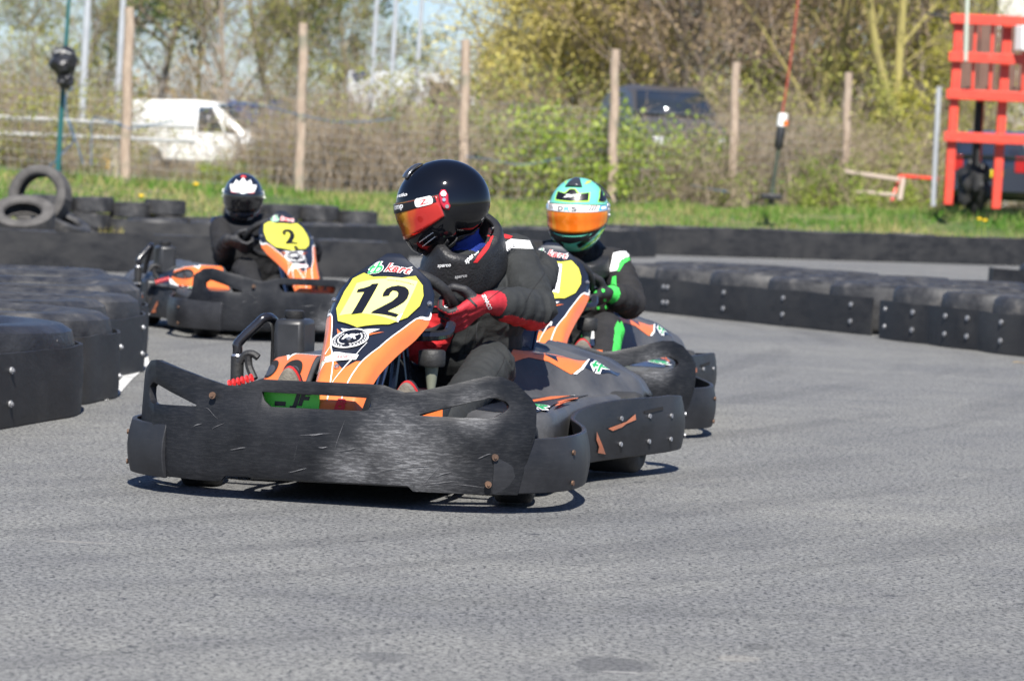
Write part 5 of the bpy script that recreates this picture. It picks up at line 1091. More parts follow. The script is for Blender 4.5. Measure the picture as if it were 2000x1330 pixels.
    mb = MB(); mb.tube(smoothpath([(-.31, -.60, .20), (-.31, -.60, .33), (-.312, -.598, .355), (-.33, -.55, .408), (-.345, -.528, .43), (-.39, -.515, .42), (-.43, -.52, .37), (-.46, -.53, .28)], 5), .0145, 10); hp = mb.build('guard_hoop', GLOSSB, rt, xf=kv)
    mb = MB(); mb.tube([(-.31, -.60, .235), (-.31, -.60, .315)], .020, 12); mb.tube([(-.31, -.60, .20), (-.31, -.60, .237)], .014, 8); mb.build('clamp', FOAM, hp, xf=kv); mb = MB(); mb.tube([(-.31, -.60, .315), (-.31, -.60, .325)], [.018, .012], 12); mb.tube([(-.31, -.60, .225), (-.31, -.60, .234)], .021, 8); mb.build('clamp_ring', STEEL, hp, xf=kv)
    mb = MB(); mb.tube(smoothpath([(-.22, -.565, .30), (-.22, -.548, .325), (-.22, -.525, .328), (-.22, -.508, .318)], 4), .011, 8); mb.tube(smoothpath([(-.22, -.54, .322), (-.22, -.535, .29), (-.21, -.515, .255)], 4), [.012] * 9, 8); mb.build('pull_handle', FOAM, rt, xf=kv)
    mb = MB(); mb.box((-.40, -.36, .16), (.28, .20, .2)); mb.box((-.40, -.5, .18), (.16, .1, .14)); mb.build('engine', TANK, rt, xf=kv, bevel=.02)
    mb = MB()
    for k in range(6): mb.disc((-.1, -.555 + .013 * k, .245 + .004 * k), (0, 1, .3), .012, .006, 8)
    mb.build('coil_spring', REDV, rt, xf=kv)
    # sticker board seen through the slot of the front bumper, pedals
    mb = MB(); mb.box((.80, -.10, .275), (.008, .15, .07)); sb = mb.build('sticker_board', LIME, rt, xf=kv)
    mb = MB(); fnb = lambda x, y, l: kv((.8055, x, y)); lay([(xform2d(fit_text('JF', .06, .05, .3, .06), -.075, .268), 0, 0), (xform2d(fit_text('-', .03, .012, 0, .05), -.13, .258), 0, 0)], fnb, .05).build('sticker_letters', BLACKV, sb, smooth=False)
    for s in (-1, 1):
        mb = MB(); mb.tube([(.66, s * .17, .08), (.70, s * .17, .20)], .009, 6); mb.box((.70, s * .17, .21), (.012, .07, .05)); mb.build('pedal', STEEL, rt, xf=kv)
    return rt
def kart_at(cx, cy, th): return (cx * KU, cy * KU, 0), -R(th)
K12_L, K12_R = kart_at(-.29, 9.52, 12.74)
kart12 = make_kart('lead kart with orange and black nose panel numbered 12', K12_L, K12_R, .001, -.013)
K1_L, K1_R = kart_at(.114, 12.281, 1.69)
kart1 = copy_tree(kart12); kart1.location = K1_L; kart1.rotation_euler = (.011, .015, K1_R); kart1['label'] = 'kart half hidden behind the lead kart, driven by the person in the green helmet'
K2_L, K2_R = kart_at(-1.31, 17.596, -20.35)
kart2 = copy_tree(kart12); kart2.location = K2_L; kart2.rotation_euler = (0, .004, K2_R); kart2['label'] = 'blurred kart numbered 2 on its yellow plate, farthest back at left'
def child(o, n): return [c for c in o.children if c.name.split('.')[0] == n]
for k_, num in ((kart1, '1'), (kart2, '2')):
    npn = child(k_, 'nose_panel')[0]
    for c in child(npn, 'number_plate'): bpy.data.objects.remove(c)
    number_plate(npn, num)
sb2 = child(kart2, 'sticker_board')[0]
for c in list(sb2.children): bpy.data.objects.remove(c)
bpy.data.objects.remove(sb2)
mb = MB(); mb.box((.80, .075, .275), (.008, .12, .07)); sb2 = mb.build('sticker_board', mat('red_orange_sticker', (.75, .09, .02), rough=.4), kart2, xf=kv); lay([(xform2d(fit_text('*', .02, .03, 0, .06), .06, .275), 1, 0), (xform2d(fit_text('A', .03, .025, .3, .06), .035, .275), 0, 0), (xform2d(fit_text('K', .03, .025, .3, .06), .09, .275), 0, 0)], lambda x, y, l: kv((.8055, x, y)), .05).build('sticker_letters', [BLACKV, YELLOW], sb2, smooth=False)
# ================================================================ drivers
def suit(name, c1, c2, rough=.85, sheen=.0, bump=.25):
    return mat(name, c1, c2, scale=14, rough=rough, bump=bump, bscale=220, sheen=sheen, lo=.35, hi=.65)
SUITG = suit('charcoal_suit', (.009, .0105, .011), (.017, .019, .020)); SUITR = suit('red_suit_panel', (.50, .012, .016), (.42, .010, .014)); GLR = suit('red_glove', (.42, .014, .026), (.33, .012, .02), .7); GLK = suit('black_glove', (.010, .010, .012), (.02, .02, .022), .6)
SUITB = suit('black_suit', (.006, .0056, .0065), (.011, .0105, .012)); SUITL = suit('bright_green_suit_panel', (.05, .60, .08), (.04, .52, .07)); BALA = suit('blue_balaclava', (.010, .035, .27), (.008, .028, .21)); SUITN = suit('plain_black_suit', (.004, .004, .005), (.009, .009, .011))
SOLE = mat('worn_shoe_sole', (.13, .115, .095), (.18, .16, .13), scale=30, rough=.9, bump=.4, bscale=90); SHOEK = suit('black_shoe', (.012, .012, .013), (.022, .022, .023), .6); SHOER = suit('red_shoe_trim', (.5, .02, .02), (.42, .015, .015), .6)
BRACE = mat('neck_brace_fabric', (.008, .008, .009), (.015, .015, .016), scale=20, rough=.5, bump=.3, bscale=120)
def capsule(mb, p0, r0, p1, r1, n=16):
    p0 = Vector(p0); p1 = Vector(p1); d = p1 - p0; L_ = d.length
    if L_ < 1e-5: d = Vector((0, 0, 1)); p1 = p0 + d * 1e-4
    d = d.normalized(); pts = []; rs = []
    for k in range(6): t = -PI / 2 + PI / 2 * k / 6 + .08; pts.append(p0 + d * r0 * math.sin(t)); rs.append(max(r0 * math.cos(t), r0 * .05))
    for k in range(7): f = k / 6; pts.append(p0.lerp(p1, f)); rs.append(r0 + (r1 - r0) * f)
    for k in range(1, 7): t = PI / 2 * k / 6 - .08 * (k == 6); pts.append(p1 + d * r1 * math.sin(t)); rs.append(max(r1 * math.cos(t), r1 * .05))
    mb.tube(pts, rs, n)
def hand(P, T, O, F, side=1, s=1.0, curl=1.0):
    """a gloved hand closed round a rim: P rim centre, T along the rim, O outward, F forward. Returns wrist point and capsules"""
    caps = []; al = R(44); O, F = O * math.cos(al) + F * math.sin(al), F * math.cos(al) - O * math.sin(al); q = lambda t, o, f: P + T * t * s + O * o * s + F * f * s
    offs = ((.0375, 1.0), (.0125, 1.08), (-.0125, 1.02), (-.0365, .88))
    for t, k in offs:
        a = q(t * .92, .046, .012); b = q(t, .040, .040 * k); c = q(t * 1.02, .010, .050 * k); d = q(t * 1.0, -.016 * k, .030); e = q(t * .97, -.022 * k, .008)
        caps += [(q(t * .7, .040, -.030), .0125 * s, a, .0112 * s, 'gloveB'), (a, .0108 * s, b, .0100 * s, 'glove'), (b, .0100 * s, c, .0094 * s, 'glove'), (c, .0094 * s, d, .0088 * s, 'glove'), (d, .0088 * s, e, .008 * s, 'glove')]
    caps += [(q(.022, .040, -.012), .017 * s, q(.014, .044, -.055), .020 * s, 'gloveB'), (q(-.022, .040, -.012), .016 * s, q(-.010, .044, -.055), .020 * s, 'gloveB'), (q(0, .042, -.012), .017 * s, q(0, .044, -.055), .021 * s, 'gloveB')]
    caps += [(q(.020, .030, -.045), .016 * s, q(.048, .008, -.034), .0130 * s, 'gloveK'), (q(.048, .008, -.034), .0128 * s, q(.058, -.014, -.012), .0115 * s, 'gloveK'), (q(.058, -.014, -.012), .0112 * s, q(.050, -.026, .012), .0095 * s, 'gloveK')]
    return q(0, .047, -.078), caps
def make_person(label, kloc, krz, J, mats, voxel, seed, sleeve_rule, fold=1.0):
    Rz = Matrix.Rotation(krz, 3, 'Z'); L0 = Vector(kloc)
    def W(p): return L0 + Rz @ kv(p)
    D = lambda v: (Rz @ Vector((v[1], -v[0], v[2]))).normalized()
    j = {k: W(v) for k, v in J.items() if isinstance(v, tuple) and len(v) == 3}
    caps = []
    hl, hr, sl, sr, nk = j['hipL'], j['hipR'], j['shL'], j['shR'], j['neck']
    pel = (hl + hr) / 2; sh = (sl + sr) / 2
    lat = lambda f: hl.lerp(sl, f) - hr.lerp(sr, f)
    caps.append((hl, .105, hr, .105, 'suit'))
    for f, hw, r in ((.12, .075, .115), (.3, .07, .115), (.5, .075, .118), (.68, .09, .118), (.82, .105, .10)):
        c = pel.lerp(sh, f); d = lat(f).normalized(); caps.append((c - d * hw, r, c + d * hw, r, 'suit'))
    for a, b in ((.12, .3), (.3, .5), (.5, .68), (.68, .82)): caps.append((pel.lerp(sh, a), .125, pel.lerp(sh, b), .125, 'suit'))
    caps += [(sl, .072, nk.lerp(sl, .3), .062, 'suit'), (sr, .072, nk.lerp(sr, .3), .062, 'suit'), (sh.lerp(pel, .12), .10, nk, .058, 'suit')]
    hd = j['head']; caps += [(nk, .062, nk.lerp(hd, .55), .060, 'neck'), (nk.lerp(hd, .55), .075, hd, .085, 'neck')]
    Cw = Vector((.115, .01, .505)); ax = Vector((-.68, 0, .73)).normalized(); u_ = Vector((0, 1, 0)); v_ = ax.cross(u_)
    for s, S in ((1, 'L'), (-1, 'R')):
        t = R(J['rim' + S]); rad = u_ * math.cos(t) + v_ * math.sin(t); Pk = Cw + u_ * .148 * math.cos(t) + v_ * .138 * math.sin(t); tan = (-u_ * math.sin(t) + v_ * math.cos(t)) * (-1 if s > 0 else 1)
        if tan.z < 0 and abs(tan.z) > .1: tan = -tan
        wr, hc = hand(W(Pk), D(tan), D(rad), D(-ax), s, J.get('hand', 1.17))
        el = j['el' + S]; shp = j['sh' + S]; caps += hc
        caps += [(shp, .073, shp.lerp(el, .5), .072, 'uarm' + S), (shp.lerp(el, .5), .072, el, .064, 'uarm' + S), (el, .065, el.lerp(wr, .45), .063, 'farm' + S), (el.lerp(wr, .45), .063, el.lerp(wr, .70), .054, 'farm' + S), (el.lerp(wr, .66), .044, el.lerp(wr, .98), .036, 'cuff'), (el.lerp(wr, .98), .034, wr, .030, 'cuff')]
        h, k, a, t_ = j['hip' + S], j['knee' + S], j['ank' + S], j['toe' + S]
        caps += [(h, .105, h.lerp(k, .5), .092, 'thigh'), (h.lerp(k, .5), .092, k, .076, 'thigh'), (k, .075, k.lerp(a, .4), .068, 'shin' + S), (k.lerp(a, .4), .068, a, .052, 'shin' + S), (a, .042, a.lerp(t_, .5), .040, 'shin' + S)]
        if J.get('billow' + S): c = W(J['billow' + S]); caps += [(shp, .06, c, .055, 'suit'), (c, .055, shp.lerp(el, .8), .045, 'suit')]
    mb = MB()
    for c in caps: capsule(mb, c[0], c[1], c[2], c[3])
    tmp = mb.build('person', mats['suit'], smooth=False)
    q = tmp.modifiers.new('r', 'REMESH'); q.mode = 'VOXEL'; q.voxel_size = voxel; q.use_smooth_shade = True
    dg = bpy.context.evaluated_depsgraph_get(); me = bpy.data.meshes.new_from_object(tmp.evaluated_get(dg)); om = tmp.data; bpy.data.objects.remove(tmp); bpy.data.meshes.remove(om)
    n = len(me.vertices); V = np.zeros(n * 3); me.vertices.foreach_get('co', V); V = V.reshape(-1, 3); E = np.zeros(len(me.edges) * 2, int); me.edges.foreach_get('vertices', E); E = E.reshape(-1, 2)
    P0 = np.array([tuple(c[0]) for c in caps]); P1 = np.array([tuple(c[2]) for c in caps]); R0 = np.array([c[1] for c in caps]); R1 = np.array([c[3] for c in caps]); DD = P1 - P0; L2 = (DD ** 2).sum(1) + 1e-9
    best = np.full(n, 9.); bi = np.zeros(n, int)
    for k in range(len(caps)):
        t = np.clip(((V - P0[k]) @ DD[k]) / L2[k], 0, 1); d = np.linalg.norm(V - (P0[k] + t[:, None] * DD[k]), axis=1) - (R0[k] + (R1[k] - R0[k]) * t); m_ = d < best; best[m_] = d[m_]; bi[m_] = k
    tags = np.array([c[4] for c in caps])[bi]; isg = np.char.startswith(tags.astype(str), 'glove')
    deg = np.bincount(E.ravel(), minlength=n)[:, None]
    for it in range(7):
        S_ = np.zeros((n, 3)); np.add.at(S_, E[:, 0], V[E[:, 1]]); np.add.at(S_, E[:, 1], V[E[:, 0]]); S_ /= np.maximum(deg, 1); w_ = np.where(isg, .25 if it < 1 else 0, .5)[:, None]; V = V + (S_ - V) * w_
    me.vertices.foreach_set('co', V.astype(np.float32).ravel()); me.update()
    N_ = np.zeros(n * 3); me.vertices.foreach_get('normal', N_); N_ = N_.reshape(-1, 3)
    AX = DD / np.sqrt(L2)[:, None]; jp = [j[k] for k in ('elL', 'elR', 'kneeL', 'kneeR', 'shL', 'shR', 'hipL', 'hipR')]; JP = np.array([tuple(x) for x in jp]); dj = np.min(np.linalg.norm(V[:, None] - JP[None], axis=2), axis=1)
    amp = (.0035 + .0075 * np.exp(-(dj / .11) ** 2)) * fold; amp[isg] = 0; amp[tags == 'neck'] *= .6; amp[tags == 'cuff'] *= .35
    for i in range(n):
        if amp[i] == 0: continue
        a = AX[bi[i]]; al = float(V[i] @ a); qv = Vector(V[i] * 7 + a * al * 14 + seed); qv += noise.noise_vector(Vector(V[i] * 6 + seed)) * .8
        f = 1 - 2.1 * abs(noise.noise(qv)); f += .45 * (1 - 2 * abs(noise.noise(Vector(V[i] * 19 + a * al * 16 + seed)))) - .5
        V[i] += N_[i] * amp[i] * f
    me.vertices.foreach_set('co', (V - np.array(L0)).astype(np.float32).ravel()); me.update(); me.vertices.foreach_get('normal', Nn := np.zeros(n * 3)); Nn = Nn.reshape(-1, 3)
    order = list(mats.keys()); me.materials.clear()
    for k in order: me.materials.append(mats[k])
    vm = np.zeros(n, int)
    for i in range(n): vm[i] = order.index(sleeve_rule(str(tags[i]), Vector(V[i]), Vector(N_[i]), j, D))
    lp = np.zeros(len(me.loops), int); me.loops.foreach_get('vertex_index', lp); st = np.zeros(len(me.polygons), int); me.polygons.foreach_get('loop_start', st); me.polygons.foreach_set('material_index', vm[lp[st]].astype(np.int32)); me.polygons.foreach_set('use_smooth', np.ones(len(me.polygons), bool))
    o = bpy.data.objects.new('person', me); COL.objects.link(o); o.location = L0; me.name = 'person'
    tag(o, label, 'person')
    bvh = BVHTree.FromPolygons([tuple(v) for v in V], [tuple(p.vertices) for p in me.polygons])
    return o, j, W, D, bvh
def project(items, px, py, ux, rot, bvh, mats, parent, name='suit_logo', off=.0016, yscale=1.0, maxlen=.008):
    """lay flat artwork (metres) on the cloth below photo point px,py as seen by somebody standing in front of it"""
    d = ray(px, py).normalized(); h = bvh.ray_cast(EYE, d)
    if h[0] is None: return None
    c0 = h[0]; xr = (RT * math.cos(rot) + UP * math.sin(rot)); yr = (-RT * math.sin(rot) + UP * math.cos(rot)); L0 = parent.matrix_world.translation if parent.parent else parent.location
    def fn(x, y, l):
        o = c0 + xr * x * ux + yr * y * ux * yscale - d * .6; q = bvh.ray_cast(o, d)
        if q[0] is None or (q[0] - c0).length > .16: return None
        nn = q[1] if q[1].dot(d) < 0 else -q[1]; return q[0] + nn * (off + .0007 * l) - Vector(parent.location)
    if name == 'lettering': return lay(items, fn, maxlen).build(name, mats, parent, angle=80)
    return [lay([it], fn, maxlen).build(name, mats, parent, angle=80) for it in items]

# ---- helmets: local x forward, y to the wearer's left, z up (metres)
def h_pt(az, el, off=0):
    a, e = R(az), R(el); d = Vector((math.cos(e) * math.cos(a), math.cos(e) * math.sin(a), math.sin(e)))
    r = 1 / math.sqrt((d.x / (.146 if d.x > 0 else .150)) ** 2 + (d.y / .119) ** 2 + (d.z / .137) ** 2)
    f = max(0, math.cos(a)) ** .8 * sstep(-el, 8, 42) * (1 - sstep(-el, 60, 85)) ; r *= 1 + .20 * f
    if d.x < 0: r *= 1 - .05 * sstep(-el, 10, 50)
    p = d * (r + off); zc = -.138 - .20 * p.x
    if p.z < zc: p = p * (zc / p.z) if p.z < -1e-6 else p
    return p
def make_helmet(parent, centre, fwd, mats_shell, visor_m, items, art_mats, roll=0, strip_m=None, vent_m=None, pivot_m=None, trim_m=None, spoiler=False, sc=1.0, name='helmet'):
    f = Vector(fwd).normalized(); up = Vector((0, 0, 1)); y = up.cross(f).normalized(); z = f.cross(y); M = Matrix((f, y, z)).transposed() @ Matrix.Rotation(roll, 3, 'X'); o0 = Vector(centre) - Vector(parent.location)
    T = lambda p: o0 + M @ (Vector(p) * sc)
    mb = MB(); nu, nv = 72, 54
    mb.grid(lambda u, v: T(h_pt(-180 + 360 * u, -86 + 176 * v)), nu, nv); he = mb.build(name, mats_shell, parent, angle=35)
    def patch(nm, a0, a1, e0, e1, off, m_, th=.0025, n=(48, 10), par=he):
        q = MB(); q.grid(lambda u, v: T(h_pt(a0 + (a1 - a0) * u, (e0(u) if callable(e0) else e0) + ((e1(u) if callable(e1) else e1) - (e0(u) if callable(e0) else e0)) * v, off)), *n)
        return q.build(nm, m_, par, angle=60, mods=(('SOLIDIFY', dict(thickness=th, offset=1)),))
    lo = lambda u: -24 + 9 * abs(2 * u - 1) ** 3; hi = lambda u: 19 - 3 * abs(2 * u - 1) ** 3
    patch('visor_seal', -86, 86, lambda u: lo(u) - 2.5, lambda u: hi(u) + 1.5, .0006, trim_m, .001)
    patch('visor', -84, 84, lo, hi, .0022, visor_m, .003)
    if strip_m: patch('visor_strip', -80, 80, lambda u: 7.5 + 0 * u, lambda u: hi(u) - .5, .0058, strip_m, .001)
    patch('chin_trim', -75, 75, lambda u: -66 + 12 * abs(2 * u - 1) ** 2, lambda u: -60.5 + 12 * abs(2 * u - 1) ** 2, .0015, trim_m, .004, (40, 3))
    q = MB(); q.tube([T(h_pt(-180 + 5 * k, -70)) * 1.0 for k in range(0)] or [T(Vector((h_pt(a, -62).x * 1.0, h_pt(a, -62).y, h_pt(a, -62).z + .004))) for a in range(-180, 180, 6)], .006, 8, closed=True); q.build('edge_roll', trim_m, he)
    for s in (-1, 1):
        pl = [(86, 16), (92, 22), (98, 20), (99, 12), (96, 2), (97, -4), (93, -9), (86, -5), (84, 4)]
        q = lay([(poly2d([(s * a, e) for a, e in pl]), 0, 0)], lambda x, y_, l: T(h_pt(x, y_, .0055)), 6); q.build('pivot_plate', pivot_m, he, angle=60, mods=(('SOLIDIFY', dict(thickness=.002)),))
        for a, e, r in ((93, 15, .0085), (91, 7, .0055), (92, -3, .006)):
            p = h_pt(s * a, e, .008); q = MB(); q.tube([T(p * .98), T(p * 1.015)], r * sc, 12); q.build('screw', STEEL, he)
    if vent_m:
        q = MB(); q.grid(lambda u, v: T(h_pt(-24 + 48 * u, 52 + 30 * v, .004 + .010 * math.sin(PI * u) ** .5 * math.sin(PI * min(1, .15 + v * .85)) ** .5)), 16, 10); q.build('top_vent', vent_m, he, mods=(('SOLIDIFY', dict(thickness=.004)),))
    for s in (-1, 1):
        for k in range(2):
            q = MB(); q.tube([T(h_pt(s * (34 + 13 * i), -33 - 6 * k + 1.5 * i, .001)) for i in range(3)], .0013, 6); q.build('chin_vent', STEEL, he)
    if spoiler:
        q = MB(); q.grid(lambda u, v: T(h_pt(180 - 62 + 124 * u, 62 - 40 * v, .002 + .016 * v)), 18, 6); q.build('spoiler', spoiler, he, mods=(('SOLIDIFY', dict(thickness=.004)),))
    if items: lay(items, lambda x, y_, l: T(h_pt(x, y_, .0012 + .0009 * l if l < 10 else .0062 + .0009 * (l - 10))), 5).build('logo_marking', art_mats, he, angle=70)
    return he
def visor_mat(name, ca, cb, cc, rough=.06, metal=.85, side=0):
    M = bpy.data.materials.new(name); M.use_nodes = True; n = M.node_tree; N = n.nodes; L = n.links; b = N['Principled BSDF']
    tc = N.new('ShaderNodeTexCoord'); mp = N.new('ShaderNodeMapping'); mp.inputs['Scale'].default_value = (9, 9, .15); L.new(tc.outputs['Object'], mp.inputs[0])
    t = N.new('ShaderNodeTexNoise'); t.inputs['Scale'].default_value = 2.2; t.inputs['Detail'].default_value = 3; L.new(mp.outputs[0], t.inputs['Vector'])  # upright stripes paint the mirror's reflections into the visor colour
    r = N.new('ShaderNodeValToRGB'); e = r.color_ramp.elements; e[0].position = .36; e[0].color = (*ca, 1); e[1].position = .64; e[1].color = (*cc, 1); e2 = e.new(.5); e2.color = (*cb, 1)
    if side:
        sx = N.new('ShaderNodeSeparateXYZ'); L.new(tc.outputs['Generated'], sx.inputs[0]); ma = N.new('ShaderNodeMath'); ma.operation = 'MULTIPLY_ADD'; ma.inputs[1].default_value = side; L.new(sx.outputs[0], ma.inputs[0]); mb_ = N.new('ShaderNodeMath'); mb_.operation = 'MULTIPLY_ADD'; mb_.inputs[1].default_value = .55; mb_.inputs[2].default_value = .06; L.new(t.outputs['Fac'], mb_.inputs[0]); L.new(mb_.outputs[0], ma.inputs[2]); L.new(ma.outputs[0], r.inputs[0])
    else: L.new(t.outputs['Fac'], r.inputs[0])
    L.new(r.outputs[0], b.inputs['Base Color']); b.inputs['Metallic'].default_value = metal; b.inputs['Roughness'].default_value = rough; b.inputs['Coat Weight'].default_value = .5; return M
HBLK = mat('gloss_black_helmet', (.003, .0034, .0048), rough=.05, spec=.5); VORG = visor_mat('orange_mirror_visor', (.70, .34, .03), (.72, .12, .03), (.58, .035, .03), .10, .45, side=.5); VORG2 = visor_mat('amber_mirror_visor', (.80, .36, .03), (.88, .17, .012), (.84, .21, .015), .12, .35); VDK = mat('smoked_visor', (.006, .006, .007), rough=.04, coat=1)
PINK = mat('red_anodised', (.62, .03, .06), rough=.35, metal=.5); MINTH = mat('mint_helmet_paint', (.13, .56, .38), (.17, .64, .45), scale=4, rough=.15, coat=.9); LIMEH = mat('lime_helmet_line', (.42, .80, .10), rough=.2, coat=.6); CYAN = mat('cyan_strip', (.02, .35, .70), rough=.3); SMOKE = mat('smoke_plastic', (.03, .032, .036), rough=.12, coat=.8)
def ell(cx_, cy_, rx, ry, n=20, rot=0): return xform2d(poly2d([(rx * math.cos(2 * PI * k / n), ry * math.sin(2 * PI * k / n)) for k in range(n)]), cx_, cy_, rot)
def rrect(w_, h_, r=.3, dx=0, dy=0, rot=0):
    pts = []; rr = min(w_, h_) * r
    for (sx, sy, a0) in ((1, 1, 0), (-1, 1, 90), (-1, -1, 180), (1, -1, 270)):
        for k in range(5): t = R(a0 + 22.5 * k); pts.append((sx * (w_ / 2 - rr) + rr * math.cos(t), sy * (h_ / 2 - rr) + rr * math.sin(t)))
    return xform2d(poly2d(pts), dx, dy, rot)
def shoe(parent, heel, toe, up, name='shoe', k=1.0):
    """sole turned towards the pedals, upper behind it"""
    L0 = Vector(parent.location); heel = Vector(heel) - L0; toe = Vector(toe) - L0; ax = (toe - heel).normalized(); nrm = Vector(up); nrm = (nrm - ax * nrm.dot(ax)).normalized(); sd_ = ax.cross(nrm); Ls = (toe - heel).length
    def ring(off, grow): 
        out = []
        for i in range(28):
            t = 2 * PI * i / 28; c, s = math.cos(t), math.sin(t); w_ = (.040 + .008 * c - .004 * math.cos(2 * t)) * k + grow; out.append(heel + ax * (Ls / 2 + (Ls / 2 + grow) * c) + sd_ * w_ * s + nrm * off)
        return out
    mb = MB(); mb.loft([ring(.012, -.004), ring(.010, 0), ring(-.004, .001), ring(-.008, -.001)]); o = mb.build(name, SOLE, parent, angle=40)
    mb = MB(); mb.loft([ring(-.006, .002), ring(-.018, .003), ring(-.022, .000)]); mb.build('trim', SHOER, o)
    mb = MB(); mb.loft([ring(-.02, .001), ring(-.045, -.004), ring(-.065, -.014), ring(-.078, -.028)]); mb.build('upper', SHOEK, o)
    mb = MB()
    fn = lambda x, y, l: heel + ax * (Ls * .68 + x) + sd_ * y + nrm * (.0128 + .0005 * l)
    lay([(ring2d(.017, .017, .002, 6), 0, 0), (ring2d(.009, .009, .002, 14), 0, 0)], fn, .02).build('sole_mark', mat('sole_mark', (.38, .30, .16), rough=.8), o); return o
def brace(parent, W, pts, h, th, mat_, name='neck_brace', lean=.35):
    P = smoothpath([W(p) for p in pts], 7, closed=True); L0 = Vector(parent.location); n = len(P); cen = sum((p for p in P), Vector()) / n; rings = []
    nrmp = (P[0] - cen).cross(P[n // 4] - cen).normalized()
    if nrmp.z < 0: nrmp = -nrmp
    for i, p in enumerate(P):
        o = (p - cen); o = (o - nrmp * o.dot(nrmp)).normalized(); ring = []
        for k in range(20):
            t = 2 * PI * k / 20; c, s = math.cos(t), math.sin(t); x = math.copysign(abs(c) ** .38, c) * th / 2; z = math.copysign(abs(s) ** .38, s) * h / 2; x -= z * lean
            w_ = 1 + .06 * noise.noise(p * 25); ring.append(p + o * x * w_ + nrmp * (z * w_ + .0) - L0)
        rings.append(ring)
    rings.append(rings[0]); mb = MB(); mb.loft(rings, True, False); ob = mb.build(name, mat_, parent, angle=50)
    return ob, BVHTree.FromPolygons([tuple(Vector(v) + L0) for v in mb.v], mb.f)

# ---------------------------------------------------------------- driver of the lead kart
def rule12(t, p, n, j, D):
    if t == 'neck': return 'blue'
    if t == 'glove' and abs(n.dot(D((.73, 0, .68)))) > .66: return 'gloveK'  # finger sides blackened to paint in the shaded gaps between fingers
    if t in ('glove', 'gloveB'): return 'glove'
    if t == 'gloveK': return 'gloveK'
    if t == 'cuff': return 'glove'
    if t in ('uarmL', 'farmL'):
        if t == 'uarmL' and n.dot(D((-.15, .70, -.70))) > .78: return 'red'
        if t == 'farmL' and n.dot(D((.12, .34, -.93))) > .84: return 'red'
    if t in ('farmR', 'uarmR') : return 'red' if t == 'farmR' or p.z < j['elR'].z + .13 else 'suit'
    return 'suit'
J12 = dict(hipL=(-.33, .135, .16), hipR=(-.33, -.015, .16), shL=(-.31, .225, .640), shR=(-.06, .095, .560), neck=(-.165, .125, .645), head=(-.09, .065, .765), elL=(-.135, .335, .495), elR=(-.07, .03, .385), rimL=0, rimR=152,
           kneeL=(.02, .245, .340), kneeR=(.05, -.12, .355), ankL=(.46, .185, .155), ankR=(.50, -.15, .16), toeL=(.56, .165, .22), toeR=(.58, -.155, .23), billowL=(-.36, .30, .60))
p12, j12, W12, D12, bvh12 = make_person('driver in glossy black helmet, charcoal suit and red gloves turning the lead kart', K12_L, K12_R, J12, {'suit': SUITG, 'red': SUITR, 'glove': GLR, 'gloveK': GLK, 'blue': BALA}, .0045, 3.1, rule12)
zs = [(-5, 5), (5, 5), (-2, -4), (6, -4), (6, -5.5), (-6, -5.5), (1.5, 3.5), (-5, 3.5)]
hi12 = [(rrect(26, 11.5, .35, 63, 13.2, -.05), 0, 12), (xform2d(poly2d([(x, y * .6) for x, y in zs]), 63, 13, -.05), 1, 13), (xform2d(fit_text('omp', 22, 7, 0, .03), 20, 13.4), 0, 12), (xform2d(fit_text('stilo', 26, 4.5, .2, .02), 24, 29), 0, 2)]
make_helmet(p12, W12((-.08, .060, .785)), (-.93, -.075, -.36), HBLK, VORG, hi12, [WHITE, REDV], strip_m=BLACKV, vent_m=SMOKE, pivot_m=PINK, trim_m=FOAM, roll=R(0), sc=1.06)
nb, nbv = brace(p12, W12, [(-.040, .165, .590), (-.125, .205, .626), (-.205, .205, .684), (-.255, .150, .724), (-.215, .090, .714), (-.125, .040, .674), (-.035, .048, .630), (.0, .100, .594)], .124, .038, BRACE, lean=.36)
def art(px, py, s, w_, h_, rot, bv, par, m_, mats_=None, back=None, sh=.25):
    it = []
    if back: it.append((back, 1, 0))
    it.append((fit_text(s, w_, h_, sh, .02), 0, 1)); return project(it, px, py, 1, rot, bv, m_, par, 'lettering')
art(922, 503, 'sparco', .058, .015, R(40), nbv, p12, [WHITE]); art(868, 520, 'sparco', .042, .012, R(4), nbv, p12, [WHITE]); art(900, 541, 'sparco', .040, .011, R(8), nbv, p12, [mat('grey_thread', (.4, .4, .4), rough=.8)])
project([(poly2d([(-.045, -.05), (-.03, -.05), (.012, .0), (.03, .045), (.022, .048), (.0, .01)]), 0, 0)], 948, 486, .9, 0, nbv, [SUITR], p12); project([(poly2d([(-.012, -.03), (-.004, -.032), (.014, .022), (.02, .03), (.004, .03), (-.002, .01)]), 0, 0)], 954, 462, 1, 0, nbv, [WHITE], p12)
project([(poly2d([(-.065, -.048), (-.050, -.05), (-.040, -.012), (-.01, .012), (.048, .010), (.038, .032), (-.012, .036), (-.050, .012)]), 0, 0)], 1006, 494, 1.25, 0, bvh12, [WHITE], p12)
art(993, 492, 'sparco', .066, .015, R(44), bvh12, p12, [BLACKV]); project([(poly2d([(-.06, -.004), (.02, -.012), (.03, -.004), (-.02, .010), (-.055, .010)]), 0, 0)], 984, 460, 1, 0, bvh12, [SUITR], p12)
art(951, 590, 'SPARCO', .050, .013, R(-62), bvh12, p12, [WHITE]); project([(poly2d([(-.03, .0), (-.027, .004), (.0, -.012), (.028, -.04), (.026, -.046), (-.004, -.02)]), 0, 0)], 915, 572, 1, 0, bvh12, [GLK], p12)
project([(ring2d(.008, .006, .0022, 14), 0, 0)], 872, 598, 1, .2, bvh12, [WHITE], p12)
